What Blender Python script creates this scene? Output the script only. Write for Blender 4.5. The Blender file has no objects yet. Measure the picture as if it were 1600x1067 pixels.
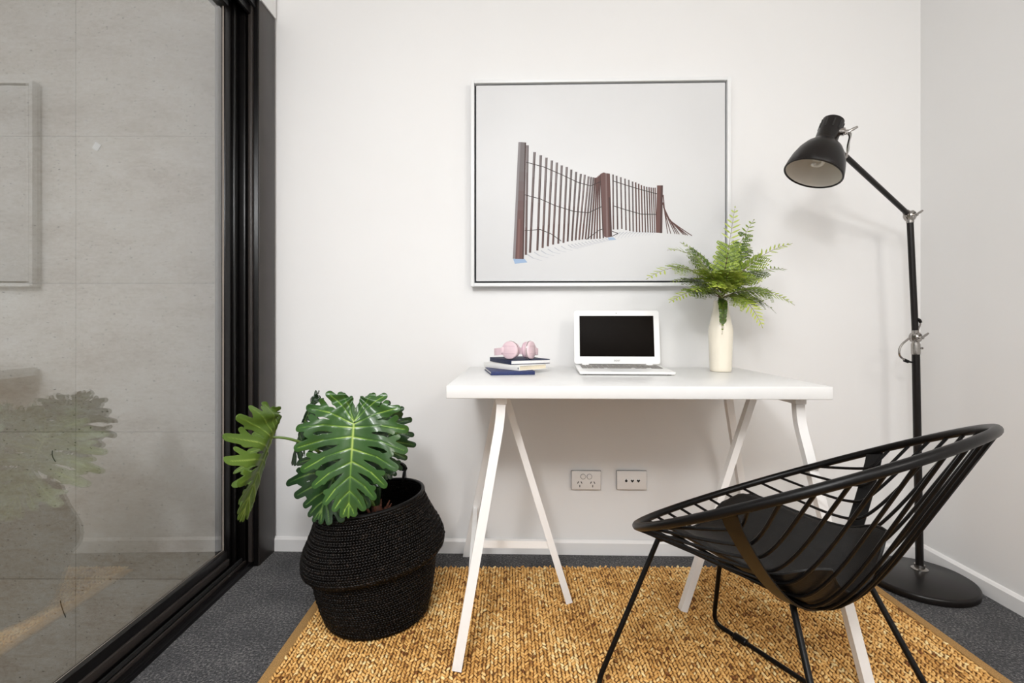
import bpy, bmesh, math, random
import numpy as np
from mathutils import Vector, Matrix

random.seed(7)
rng = np.random.default_rng(7)
scene = bpy.context.scene
col = scene.collection

# ------------------------------------------------------------------ camera
F_PX, CX, CY, CAM_Z = 790.0, 797.0, 507.0, 0.917
cam_data = bpy.data.cameras.new('camera')
cam = bpy.data.objects.new('camera', cam_data)
col.objects.link(cam)
cam.location = (0, 0, CAM_Z)
cam.rotation_euler = (math.pi / 2, 0, 0)
cam_data.sensor_width = 36.0
cam_data.lens = F_PX / 1600 * 36.0
cam_data.shift_x = (800 - CX) / 1600
cam_data.shift_y = (CY - 533.5) / 1600
cam_data.clip_start = 0.02
scene.camera = cam

# ------------------------------------------------------------------ world, lamps, exposure
world = bpy.data.worlds.new('sky')
scene.world = world
world.use_nodes = True
bg = world.node_tree.nodes['Background']
bg.inputs[0].default_value = (0.98, 0.955, 0.94, 1)
bg.inputs[1].default_value = 0.60


def area_lamp(name, loc, aim, size, watts, color, spread=180):
    d = bpy.data.lights.new(name, 'AREA')
    d.shape = 'DISK'
    d.size = size
    d.energy = watts
    d.color = color
    d.spread = math.radians(spread)
    o = bpy.data.objects.new(name, d)
    col.objects.link(o)
    o.location = loc
    o.rotation_euler = (Vector(aim) - Vector(loc)).to_track_quat('-Z', 'Y').to_euler()
    return o


area_lamp('flash_lamp', (-0.52, -1.15, 2.22), (-0.55, 2.0, 0.5), 0.34, 17, (0.985, 0.99, 1.0), 140)
area_lamp('side_lamp', (1.40, -0.90, 2.10), (0.2, 2.0, 0.3), 0.6, 16, (1.0, 0.955, 0.90))
area_lamp('ceiling_fill', (-0.22, -0.75, 2.56), (-0.22, -0.75, 0.0), 1.6, 50, (0.99, 0.99, 1.0))  # broad fill disc added beneath the ceiling, standing for its downlights

scene.view_settings.view_transform = 'Standard'
scene.view_settings.look = 'None'
scene.view_settings.gamma = 1.0
scene.view_settings.use_curve_mapping = False
scene.view_settings.exposure = 0.06
try:
    scene.cycles.max_bounces = 10
    scene.cycles.diffuse_bounces = 5
    scene.cycles.transparent_max_bounces = 12
    scene.cycles.use_denoising = True
except Exception:
    pass


# ------------------------------------------------------------------ small maths
def P(px, py, Y):
    """a picture point at depth Y, used for measuring the room"""
    return Vector(((px - CX) * Y / F_PX, Y, CAM_Z - (py - CY) * Y / F_PX))


def V(*a):
    return Vector(a)


# ------------------------------------------------------------------ materials
def mat(name, color, rough=0.5, metal=0.0, spec=0.5, noise=None, bump=None, coat=0.0, sheen=0.0):
    """principled material; noise = (scale, amount) varies the colour, bump = (scale, strength, distance)"""
    m = bpy.data.materials.new(name)
    m.use_nodes = True
    nt = m.node_tree
    b = nt.nodes['Principled BSDF']
    c = tuple(color) + (1,)
    b.inputs['Base Color'].default_value = c
    b.inputs['Roughness'].default_value = rough
    b.inputs['Metallic'].default_value = metal
    b.inputs['Specular IOR Level'].default_value = spec
    b.inputs['Coat Weight'].default_value = coat
    b.inputs['Sheen Weight'].default_value = sheen
    tc = nt.nodes.new('ShaderNodeTexCoord')
    if noise:
        n = nt.nodes.new('ShaderNodeTexNoise')
        n.inputs['Scale'].default_value = noise[0]
        n.inputs['Detail'].default_value = 5
        nt.links.new(tc.outputs['Object'], n.inputs['Vector'])
        r = nt.nodes.new('ShaderNodeValToRGB')
        k = noise[1]
        r.color_ramp.elements[0].position = 0.3
        r.color_ramp.elements[1].position = 0.7
        r.color_ramp.elements[0].color = tuple(max(0, x * (1 - k)) for x in color) + (1,)
        r.color_ramp.elements[1].color = tuple(min(1, x * (1 + k)) for x in color) + (1,)
        nt.links.new(n.outputs['Fac'], r.inputs['Fac'])
        nt.links.new(r.outputs['Color'], b.inputs['Base Color'])
    if bump:
        n2 = nt.nodes.new('ShaderNodeTexNoise')
        n2.inputs['Scale'].default_value = bump[0]
        n2.inputs['Detail'].default_value = 4
        nt.links.new(tc.outputs['Object'], n2.inputs['Vector'])
        bp = nt.nodes.new('ShaderNodeBump')
        bp.inputs['Strength'].default_value = bump[1]
        bp.inputs['Distance'].default_value = bump[2]
        nt.links.new(n2.outputs['Fac'], bp.inputs['Height'])
        nt.links.new(bp.outputs['Normal'], b.inputs['Normal'])
    return m


def attr_mat(name, stops, rough=0.6, attr='tone', bump=None, spec=0.4):
    """colour ramp driven by a per-vertex attribute that each strand or leaf carries"""
    m = mat(name, (1, 1, 1), rough, bump=bump, spec=spec)
    nt = m.node_tree
    a = nt.nodes.new('ShaderNodeAttribute')
    a.attribute_name = attr
    r = nt.nodes.new('ShaderNodeValToRGB')
    el = r.color_ramp.elements
    while len(el) < len(stops):
        el.new(0.5)
    for e, (p, c) in zip(el, stops):
        e.position = p
        e.color = tuple(c) + (1,)
    nt.links.new(a.outputs['Fac'], r.inputs['Fac'])
    nt.links.new(r.outputs['Color'], nt.nodes['Principled BSDF'].inputs['Base Color'])
    return m


M = {}
M['wall'] = mat('wall_paint', (0.80, 0.797, 0.79), 0.65, spec=0.25, noise=(1.3, 0.012), bump=(160, 0.05, 0.002))
M['ceiling'] = mat('ceiling_paint', (0.82, 0.82, 0.81), 0.7)
M['skirting'] = mat('skirting_paint', (0.81, 0.80, 0.79), 0.35, noise=(3, 0.015))
M['white_lacquer'] = mat('white_lacquer', (0.77, 0.77, 0.76), 0.3, noise=(2, 0.01))
M['white_metal'] = mat('white_powder_coat', (0.82, 0.81, 0.795), 0.32, noise=(6, 0.015))
M['white_plastic'] = mat('white_plastic', (0.85, 0.85, 0.84), 0.3, noise=(8, 0.01))
M['plate'] = mat('outlet_plastic', (0.80, 0.78, 0.76), 0.3, noise=(8, 0.01))
M['dark_hole'] = mat('dark_hole', (0.012, 0.011, 0.01), 0.6, noise=(20, 0.1))
M['black_alu'] = mat('black_aluminium', (0.004, 0.0035, 0.0035), 0.28, spec=0.28, noise=(20, 0.2), bump=(300, 0.04, 0.001))
M['brown_alu'] = mat('dark_bronze_aluminium', (0.034, 0.028, 0.025), 0.40, spec=0.35, noise=(14, 0.12), bump=(250, 0.05, 0.001))  # also the tone of the painted reflection on the bottom rail
M['black_metal'] = mat('black_powder_coat', (0.004, 0.0036, 0.0036), 0.34, spec=0.2, noise=(30, 0.2), bump=(400, 0.06, 0.001))
M['black_satin'] = mat('black_satin_paint', (0.006, 0.0045, 0.004), 0.32, spec=0.32, noise=(30, 0.15))
M['leather'] = mat('black_vinyl', (0.008, 0.0075, 0.0072), 0.45, spec=0.3, noise=(40, 0.2), bump=(260, 0.25, 0.002))
M['chrome'] = mat('brushed_nickel', (0.38, 0.36, 0.34), 0.2, metal=1.0, noise=(60, 0.05))
M['cable'] = mat('grey_cable', (0.20, 0.18, 0.17), 0.35, noise=(30, 0.1))
M['shade_inner'] = mat('shade_white_enamel', (0.72, 0.68, 0.62), 0.4, noise=(20, 0.03))
M['bulb'] = mat('frosted_white_glass', (0.85, 0.83, 0.80), 0.25, noise=(20, 0.02))
M['ceramic'] = mat('cream_ceramic', (0.82, 0.76, 0.64), 0.25, noise=(9, 0.03), coat=0.3)
M['stem'] = mat('brown_stem', (0.10, 0.055, 0.025), 0.55, noise=(40, 0.3))
M['petiole'] = mat('green_petiole', (0.10, 0.17, 0.03), 0.35, noise=(30, 0.2))
M['dark_petiole'] = mat('dark_green_stalk', (0.02, 0.045, 0.015), 0.35, noise=(30, 0.3))
M['soil'] = mat('dark_potting_mix', (0.012, 0.010, 0.008), 0.9, noise=(60, 0.5), bump=(90, 1.0, 0.01))
M['navy_cloth'] = mat('navy_book_cloth', (0.012, 0.022, 0.065), 0.6, noise=(200, 0.25), bump=(900, 0.3, 0.0006))
M['navy_bright'] = mat('blue_book_cloth', (0.014, 0.026, 0.11), 0.5, noise=(200, 0.25), bump=(900, 0.3, 0.0006))
M['paper'] = mat('white_page_edges', (0.82, 0.81, 0.80), 0.8, noise=(300, 0.04))
M['cream_paper'] = mat('cream_page_edges', (0.78, 0.70, 0.54), 0.8, noise=(300, 0.05))
M['white_cover'] = mat('white_book_cover', (0.83, 0.82, 0.79), 0.45, noise=(12, 0.03))
M['pink'] = mat('pink_plastic', (0.74, 0.56, 0.60), 0.35, noise=(20, 0.03))
M['pink_pad'] = mat('pink_leather_pad', (0.62, 0.44, 0.50), 0.5, noise=(30, 0.05))
M['screen'] = mat('black_screen', (0.0055, 0.0038, 0.0028), 0.5, spec=0.06, noise=(4, 0.2))
M['key'] = mat('grey_keys', (0.22, 0.205, 0.19), 0.5, noise=(40, 0.15))
M['grey_print'] = mat('grey_print', (0.20, 0.20, 0.21), 0.5, noise=(40, 0.1))
M['dark_print'] = mat('dark_print', (0.05, 0.05, 0.05), 0.5, noise=(40, 0.1))
M['frame_white'] = mat('white_frame_paint', (0.80, 0.81, 0.81), 0.35, noise=(5, 0.015))
M['backing'] = mat('shadow_toned_backing', (0.035, 0.04, 0.045), 0.8, noise=(10, 0.15))  # dark colour paints the shadow in the gap around the canvas
M['joint'] = mat('concrete_joint', (0.33, 0.29, 0.25), 0.9, noise=(6, 0.15))
M['jute_base'] = mat('jute_backing', (0.17, 0.075, 0.018), 0.95, noise=(120, 0.35), bump=(260, 0.8, 0.004))
M['jute_tape'] = mat('jute_binding_tape', (0.46, 0.26, 0.085), 0.9, noise=(420, 0.45), bump=(600, 0.9, 0.003))
M['basket_in'] = mat('dark_basket_lining', (0.003, 0.0024, 0.002), 0.8, spec=0.1, noise=(60, 0.4), bump=(140, 0.8, 0.004))
M['seal'] = mat('rubber_seal', (0.010, 0.010, 0.010), 0.7, noise=(80, 0.2))

M['jute'] = attr_mat('jute_fibre', [(0.0, (0.20, 0.07, 0.014)), (0.35, (0.63, 0.325, 0.085)),
                                    (0.75, (0.87, 0.52, 0.175)), (1.0, (0.97, 0.76, 0.38))], 0.62, bump=(700, 0.5, 0.002))
M['seagrass'] = attr_mat('black_seagrass', [(0.0, (0.0016, 0.0012, 0.001)), (0.7, (0.0045, 0.0032, 0.0025)),
                                            (1.0, (0.015, 0.0105, 0.008))], 0.42, bump=(500, 0.4, 0.001), spec=0.2)
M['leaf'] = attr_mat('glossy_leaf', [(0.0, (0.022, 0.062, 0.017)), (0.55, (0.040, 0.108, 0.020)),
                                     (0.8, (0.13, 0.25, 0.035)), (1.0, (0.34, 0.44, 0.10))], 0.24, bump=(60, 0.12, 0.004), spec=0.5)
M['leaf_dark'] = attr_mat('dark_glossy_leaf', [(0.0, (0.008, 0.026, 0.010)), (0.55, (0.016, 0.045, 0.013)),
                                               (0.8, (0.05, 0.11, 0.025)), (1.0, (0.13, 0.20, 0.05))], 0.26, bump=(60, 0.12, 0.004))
M['leaf_pale'] = attr_mat('leaf_underside', [(0.0, (0.060, 0.115, 0.016)), (0.55, (0.10, 0.17, 0.022)),
                                             (0.8, (0.19, 0.28, 0.05)), (1.0, (0.34, 0.42, 0.12))], 0.38, bump=(60, 0.12, 0.004))
M['fern'] = attr_mat('fern_leaf', [(0.0, (0.022, 0.045, 0.008)), (0.35, (0.075, 0.13, 0.014)),
                                   (0.7, (0.24, 0.33, 0.028)), (1.0, (0.50, 0.56, 0.10))], 0.45)


def colour_attr_mat(name, rough):
    m = mat(name, (1, 1, 1), rough, bump=(900, 0.2, 0.0008))
    nt = m.node_tree
    a = nt.nodes.new('ShaderNodeAttribute')
    a.attribute_name = 'ink'
    nt.links.new(a.outputs['Color'], nt.nodes['Principled BSDF'].inputs['Base Color'])
    return m


M['ink'] = colour_attr_mat('printed_ink', 0.6)


def canvas_mat():
    m = mat('white_canvas', (0.70, 0.705, 0.71), 0.38, noise=(2.5, 0.02), spec=0.5)
    nt = m.node_tree
    tc = nt.nodes.new('ShaderNodeTexCoord')
    w = nt.nodes.new('ShaderNodeTexWave')
    w.bands_direction = 'X'
    w.inputs['Scale'].default_value = 160
    w2 = nt.nodes.new('ShaderNodeTexWave')
    w2.bands_direction = 'Z'
    w2.inputs['Scale'].default_value = 160
    mx = nt.nodes.new('ShaderNodeMath')
    mx.operation = 'MAXIMUM'
    bp = nt.nodes.new('ShaderNodeBump')
    bp.inputs['Strength'].default_value = 0.25
    bp.inputs['Distance'].default_value = 0.001
    for x in (w, w2):
        nt.links.new(tc.outputs['Object'], x.inputs['Vector'])
    nt.links.new(w.outputs['Fac'], mx.inputs[0])
    nt.links.new(w2.outputs['Fac'], mx.inputs[1])
    nt.links.new(mx.outputs[0], bp.inputs['Height'])
    nt.links.new(bp.outputs['Normal'], nt.nodes['Principled BSDF'].inputs['Normal'])
    return m


M['canvas'] = canvas_mat()


def carpet_mat():
    m = mat('charcoal_carpet', (0.03, 0.03, 0.032), 0.95, spec=0.1, sheen=0.15)
    nt = m.node_tree
    b = nt.nodes['Principled BSDF']
    tc = nt.nodes.new('ShaderNodeTexCoord')
    n = nt.nodes.new('ShaderNodeTexNoise')
    n.inputs['Scale'].default_value = 150
    n.inputs['Detail'].default_value = 3
    n.inputs['Roughness'].default_value = 0.7
    big = nt.nodes.new('ShaderNodeTexNoise')
    big.inputs['Scale'].default_value = 9
    big.inputs['Detail'].default_value = 4
    nt.links.new(tc.outputs['Object'], n.inputs['Vector'])
    nt.links.new(tc.outputs['Object'], big.inputs['Vector'])
    r = nt.nodes.new('ShaderNodeValToRGB')
    el = r.color_ramp.elements
    el.new(0.5)
    for e, (p, c) in zip(el, [(0.34, (0.006, 0.006, 0.007)), (0.50, (0.034, 0.034, 0.037)), (0.68, (0.19, 0.18, 0.175))]):
        e.position = p
        e.color = c + (1,)
    ad = nt.nodes.new('ShaderNodeMath')
    ad.operation = 'MULTIPLY_ADD'
    ad.inputs[1].default_value = 0.22
    nt.links.new(big.outputs['Fac'], ad.inputs[0])
    sb = nt.nodes.new('ShaderNodeMath')
    sb.operation = 'SUBTRACT'
    sb.inputs[1].default_value = 0.11
    nt.links.new(n.outputs['Fac'], ad.inputs[2])
    nt.links.new(ad.outputs[0], sb.inputs[0])
    nt.links.new(sb.outputs[0], r.inputs['Fac'])
    nt.links.new(r.outputs['Color'], b.inputs['Base Color'])
    bp = nt.nodes.new('ShaderNodeBump')
    bp.inputs['Strength'].default_value = 1.0
    bp.inputs['Distance'].default_value = 0.006
    nt.links.new(n.outputs['Fac'], bp.inputs['Height'])
    nt.links.new(bp.outputs['Normal'], b.inputs['Normal'])
    return m


M['carpet'] = carpet_mat()


def concrete_mat():
    m = mat('board_formed_concrete', (0.4, 0.38, 0.35), 0.85, spec=0.2)
    nt = m.node_tree
    b = nt.nodes['Principled BSDF']
    tc = nt.nodes.new('ShaderNodeTexCoord')
    mp = nt.nodes.new('ShaderNodeMapping')
    mp.inputs['Scale'].default_value = (1.0, 1.0, 2.2)
    nt.links.new(tc.outputs['Object'], mp.inputs['Vector'])
    n = nt.nodes.new('ShaderNodeTexNoise')
    n.inputs['Scale'].default_value = 2.4
    n.inputs['Detail'].default_value = 9
    n.inputs['Roughness'].default_value = 0.68
    nt.links.new(mp.outputs['Vector'], n.inputs['Vector'])
    r = nt.nodes.new('ShaderNodeValToRGB')
    el = r.color_ramp.elements
    el.new(0.5)
    for e, (p, c) in zip(el, [(0.28, (0.42, 0.345, 0.26)), (0.5, (0.55, 0.50, 0.42)), (0.72, (0.64, 0.615, 0.555))]):
        e.position = p
        e.color = c + (1,)
    fine = nt.nodes.new('ShaderNodeTexNoise')
    fine.inputs['Scale'].default_value = 34
    fine.inputs['Detail'].default_value = 8
    fine.inputs['Roughness'].default_value = 0.75
    nt.links.new(mp.outputs['Vector'], fine.inputs['Vector'])
    fm = nt.nodes.new('ShaderNodeMath')
    fm.operation = 'MULTIPLY_ADD'
    fm.inputs[1].default_value = 0.75
    nt.links.new(fine.outputs['Fac'], fm.inputs[0])
    nt.links.new(n.outputs['Fac'], fm.inputs[2])
    fs = nt.nodes.new('ShaderNodeMath')
    fs.operation = 'SUBTRACT'
    fs.inputs[1].default_value = 0.375
    nt.links.new(fm.outputs[0], fs.inputs[0])
    nt.links.new(fs.outputs[0], r.inputs['Fac'])
    # air holes
    v = nt.nodes.new('ShaderNodeTexNoise')
    v.inputs['Scale'].default_value = 60
    v.inputs['Detail'].default_value = 2
    nt.links.new(mp.outputs['Vector'], v.inputs['Vector'])
    vr = nt.nodes.new('ShaderNodeValToRGB')
    vr.color_ramp.elements[0].position = 0.665
    vr.color_ramp.elements[1].position = 0.70
    nt.links.new(v.outputs['Fac'], vr.inputs['Fac'])
    mx = nt.nodes.new('ShaderNodeMix')
    mx.data_type = 'RGBA'
    mx.inputs[7].default_value = (0.17, 0.14, 0.11, 1)
    nt.links.new(vr.outputs['Color'], mx.inputs[0])
    nt.links.new(r.outputs['Color'], mx.inputs[6])
    nt.links.new(mx.outputs[2], b.inputs['Base Color'])
    bp = nt.nodes.new('ShaderNodeBump')
    bp.invert = True
    bp.inputs['Strength'].default_value = 0.6
    bp.inputs['Distance'].default_value = 0.003
    nt.links.new(vr.outputs['Color'], bp.inputs['Height'])
    nt.links.new(bp.outputs['Normal'], b.inputs['Normal'])
    return m


M['concrete'] = concrete_mat()


def glass_mat():
    """double glazed pane: what is not reflected passes straight through"""
    m = bpy.data.materials.new('double_glazing')
    m.use_nodes = True
    nt = m.node_tree
    nt.nodes.remove(nt.nodes['Principled BSDF'])
    out = nt.nodes['Material Output']
    tr = nt.nodes.new('ShaderNodeBsdfTransparent')
    tr.inputs[0].default_value = (0.93, 0.94, 0.94, 1)
    gl = nt.nodes.new('ShaderNodeBsdfGlossy')
    gl.inputs['Roughness'].default_value = 0.0
    fr = nt.nodes.new('ShaderNodeLayerWeight')
    fr.inputs['Blend'].default_value = 0.5
    pw5 = nt.nodes.new('ShaderNodeMath')
    pw5.operation = 'POWER'
    pw5.inputs[1].default_value = 4.0
    ml = nt.nodes.new('ShaderNodeMath')
    ml.operation = 'MULTIPLY_ADD'
    ml.use_clamp = True
    ml.inputs[1].default_value = 1.4
    ml.inputs[2].default_value = 0.19
    mix = nt.nodes.new('ShaderNodeMixShader')
    nt.links.new(fr.outputs['Facing'], pw5.inputs[0])
    nt.links.new(pw5.outputs[0], ml.inputs[0])
    nt.links.new(ml.outputs[0], mix.inputs[0])
    nt.links.new(tr.outputs[0], mix.inputs[1])
    nt.links.new(gl.outputs[0], mix.inputs[2])
    nt.links.new(mix.outputs[0], out.inputs['Surface'])
    return m


M['glass'] = glass_mat()


# ------------------------------------------------------------------ object helpers
def origin_of(o):
    v = Vector((0, 0, 0))
    while o is not None:
        v += o.location
        o = o.parent
    return v


def link_mesh(name, me, m, parent=None, smooth=True, auto=None):
    o = bpy.data.objects.new(name, me)
    col.objects.link(o)
    if parent is not None:
        off = origin_of(parent)
        me.transform(Matrix.Translation(-off))
        o.parent = parent
    if m is not None:
        me.materials.append(m)
    if smooth:
        me.shade_smooth()
        if auto is not None:
            try:
                me.set_sharp_from_angle(angle=math.radians(auto))
            except Exception:
                pass
    return o


def obj(name, bm, m, parent=None, smooth=True, auto=35):
    bmesh.ops.recalc_face_normals(bm, faces=bm.faces)
    me = bpy.data.meshes.new(name)
    bm.to_mesh(me)
    bm.free()
    return link_mesh(name, me, m, parent, smooth, auto)


def tag(o, label, cat, group=None):
    o['label'] = label
    o['category'] = cat
    o['kind'] = 'thing'
    if group:
        o['group'] = group
    return o


def thing(name, loc, label, cat, group=None):
    o = bpy.data.objects.new(name, None)
    o.empty_display_size = 0.05
    o.location = loc
    col.objects.link(o)
    return tag(o, label, cat, group)


def struct(o, label=None):
    o['kind'] = 'structure'
    if label:
        o['label'] = label
    return o


def box(bm, c, size, rot=None, bevel=0.0, seg=2):
    """box of a size centred at c; rot is a 3x3 matrix"""
    tmp = bmesh.new()
    bmesh.ops.create_cube(tmp, size=1.0)
    for v in tmp.verts:
        v.co = Vector((v.co.x * size[0], v.co.y * size[1], v.co.z * size[2]))
    if bevel > 0:
        bmesh.ops.bevel(tmp, geom=list(tmp.edges), offset=bevel, segments=seg, affect='EDGES', profile=0.5)
    mtx = (rot.to_4x4() if rot is not None else Matrix.Identity(4))
    mtx = Matrix.Translation(Vector(c)) @ mtx
    for v in tmp.verts:
        v.co = mtx @ v.co
    join(bm, tmp)


def join(bm, other):
    me = bpy.data.meshes.new('tmp')
    other.to_mesh(me)
    other.free()
    bm.from_mesh(me)
    bpy.data.meshes.remove(me)


def boxmm(bm, lo, hi, bevel=0.0, seg=2):
    lo, hi = Vector(lo), Vector(hi)
    box(bm, (lo + hi) / 2, hi - lo, None, bevel, seg)


def newbox(name, lo, hi, m, parent=None, bevel=0.0):
    bm = bmesh.new()
    boxmm(bm, lo, hi, bevel)
    return obj(name, bm, m, parent, smooth=bevel > 0)


def rz(a):
    return Matrix.Rotation(a, 3, 'Z')


def tube(bm, pts, r, sides=10, closed=False, caps=True, flat=None, up=None):
    """sweep along pts; r a number or list; flat=(w,h) gives a rectangular bar with `up` as its h direction"""
    pts = [Vector(p) for p in pts]
    n = len(pts)
    rr = r if isinstance(r, (list, tuple)) else [r] * n
    tang = []
    for i in range(n):
        if closed:
            t = pts[(i + 1) % n] - pts[i - 1]
        else:
            t = pts[min(i + 1, n - 1)] - pts[max(i - 1, 0)]
        tang.append(t.normalized())
    a = Vector(up) if up is not None else (Vector((0, 0, 1)) if abs(tang[0].z) < 0.9 else Vector((0, 1, 0)))
    rings = []
    for i in range(n):
        t = tang[i]
        if up is not None:
            a = Vector(up)
        a = (a - t * a.dot(t)).normalized()
        b = t.cross(a)
        ring = []
        if flat:
            w, h = flat
            for sx, sy in ((-1, -1), (1, -1), (1, 1), (-1, 1)):
                ring.append(bm.verts.new(pts[i] + b * (sx * w / 2) + a * (sy * h / 2)))
        else:
            for k in range(sides):
                th = 2 * math.pi * k / sides
                ring.append(bm.verts.new(pts[i] + (a * math.cos(th) + b * math.sin(th)) * rr[i]))
        rings.append(ring)
    m = len(rings[0])
    for i in range(n if closed else n - 1):
        A, B = rings[i], rings[(i + 1) % n]
        for k in range(m):
            bm.faces.new((A[k], A[(k + 1) % m], B[(k + 1) % m], B[k]))
    if caps and not closed:
        bm.faces.new(rings[0][::-1])
        bm.faces.new(rings[-1])


def round_path(pts, rad, n=6):
    """polyline with its inner corners rounded"""
    pts = [Vector(p) for p in pts]
    out = [pts[0]]
    for i in range(1, len(pts) - 1):
        p, q, s = pts[i - 1], pts[i], pts[i + 1]
        d1 = min(rad, (p - q).length * 0.49)
        d2 = min(rad, (s - q).length * 0.49)
        a = q + (p - q).normalized() * d1
        b = q + (s - q).normalized() * d2
        for k in range(n + 1):
            t = k / n
            out.append(a * (1 - t) ** 2 + q * 2 * t * (1 - t) + b * t * t)
    out.append(pts[-1])
    return out


def bez(p0, p1, p2, n=12):
    p0, p1, p2 = Vector(p0), Vector(p1), Vector(p2)
    return [p0 * (1 - t) ** 2 + p1 * 2 * t * (1 - t) + p2 * t * t for t in (k / n for k in range(n + 1))]


def lathe(bm, prof, mtx=None, seg=48, cap=True):
    """revolve (r, z) pairs about local z, then place with mtx (4x4)"""
    mtx = mtx or Matrix.Identity(4)
    rings = []
    for r, z in prof:
        if r < 1e-6:
            rings.append([bm.verts.new(mtx @ Vector((0, 0, z)))])
        else:
            rings.append([bm.verts.new(mtx @ Vector((r * math.cos(2 * math.pi * k / seg), r * math.sin(2 * math.pi * k / seg), z))) for k in range(seg)])
    for A, B in zip(rings, rings[1:]):
        for k in range(seg):
            k2 = (k + 1) % seg
            if len(A) == 1 and len(B) == 1:
                continue
            if len(A) == 1:
                bm.faces.new((A[0], B[k2], B[k]))
            elif len(B) == 1:
                bm.faces.new((A[k], A[k2], B[0]))
            else:
                bm.faces.new((A[k], A[k2], B[k2], B[k]))
    if cap:
        if len(rings[0]) > 1:
            bm.faces.new(rings[0][::-1])
        if len(rings[-1]) > 1:
            bm.faces.new(rings[-1])


def axis_mtx(o, z, x=None):
    """4x4 with local z along z, origin o"""
    z = Vector(z).normalized()
    x = Vector(x) if x is not None else (Vector((1, 0, 0)) if abs(z.x) < 0.9 else Vector((0, 1, 0)))
    x = (x - z * x.dot(z)).normalized()
    y = z.cross(x)
    m = Matrix((x, y, z)).transposed().to_4x4()
    m.translation = Vector(o)
    return m


def np_mesh(name, verts, tris, attr=None):
    me = bpy.data.meshes.new(name)
    nv, nt_ = len(verts), len(tris)
    me.vertices.add(nv)
    me.vertices.foreach_set('co', np.asarray(verts, np.float32).ravel())
    me.loops.add(nt_ * 3)
    me.loops.foreach_set('vertex_index', np.asarray(tris, np.int32).ravel())
    me.polygons.add(nt_)
    me.polygons.foreach_set('loop_start', np.arange(0, nt_ * 3, 3, dtype=np.int32))
    me.polygons.foreach_set('loop_total', np.full(nt_, 3, np.int32))
    me.update(calc_edges=True)
    if attr is not None:
        a = me.attributes.new('tone', 'FLOAT', 'POINT')
        a.data.foreach_set('value', np.asarray(attr, np.float32))
    me.validate()
    return me


def grid_bm(bm, rows):
    """surface through a list of equally long point rows"""
    vs = [[bm.verts.new(Vector(p)) for p in r] for r in rows]
    for A, B in zip(vs, vs[1:]):
        for k in range(len(A) - 1):
            bm.faces.new((A[k], A[k + 1], B[k + 1], B[k]))
    return vs


def text_mesh(name, body, size, mtx, m, parent, extrude=0.0002):
    cu = bpy.data.curves.new(name, 'FONT')
    cu.body = body
    cu.size = size
    cu.extrude = extrude
    cu.align_x = 'CENTER'
    cu.align_y = 'CENTER'
    o = bpy.data.objects.new(name, cu)
    col.objects.link(o)
    dg = bpy.context.evaluated_depsgraph_get()
    me = bpy.data.meshes.new_from_object(o.evaluated_get(dg))
    bpy.data.objects.remove(o)
    me.transform(mtx)
    me.materials.clear()
    return link_mesh(name, me, m, parent, smooth=False)


# strand: a small plump lens shape, ends pointed (10 points, 16 triangles)
STRAND_V = np.array([[0, 1, 0], [0, -1, 0]] +
                    [[sx, sy * 0.45, 0] for sy in (1, -1) for sx in (1, -1)] +
                    [[0, sy * 0.5, sz] for sy in (1, -1) for sz in (1, -1)], float)
# rings: front ring ids 2(+x),6(+z),3(-x),7(-z); back ring 4,8,5,9
_f, _b = [2, 6, 3, 7], [4, 8, 5, 9]
STRAND_T = []
for _k in range(4):
    _k2 = (_k + 1) % 4
    STRAND_T += [(0, _f[_k2], _f[_k]), (1, _b[_k], _b[_k2]), (_f[_k], _f[_k2], _b[_k2]), (_f[_k], _b[_k2], _b[_k])]
STRAND_T = np.array(STRAND_T)


def strands(pos, tx, ty, tz, tone):
    """pos (n,3); tx, ty, tz (n,3) scaled axes; one lens strand each"""
    n = len(pos)
    v = pos[:, None, :] + STRAND_V[None, :, 0, None] * tx[:, None] + STRAND_V[None, :, 1, None] * ty[:, None] + STRAND_V[None, :, 2, None] * tz[:, None]
    t = STRAND_T[None] + (np.arange(n) * len(STRAND_V))[:, None, None]
    return v.reshape(-1, 3), t.reshape(-1, 3), np.repeat(tone, len(STRAND_V))


# ------------------------------------------------------------------ the room
SKEW = 0.027                       # the far wall stands a touch askew to the glazing
WALL_Y = 2.03
RIGHT_X = 1.62
LEFT_X = -0.956
CEIL_Z = 2.60
REAR_Y = -1.9
wall_rot = rz(-math.atan(SKEW))
WU = wall_rot @ V(1, 0, 0)         # along the far wall
WN = wall_rot @ V(0, -1, 0)        # out of the far wall into the room


def on_wall(px, py, off=0.0):
    """point of the far wall seen at a picture point, lifted off into the room"""
    d = V((px - CX) / F_PX, 1, -(py - CY) / F_PX)
    o = V(0, 0, CAM_Z)
    n = WN
    p0 = V(0, WALL_Y, 0) + n * off
    t = (p0 - o).dot(n) / d.dot(n)
    return o + d * t


def on_level(px, py, z):
    Y = (CAM_Z - z) * F_PX / (py - CY)
    return P(px, py, Y)


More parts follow.
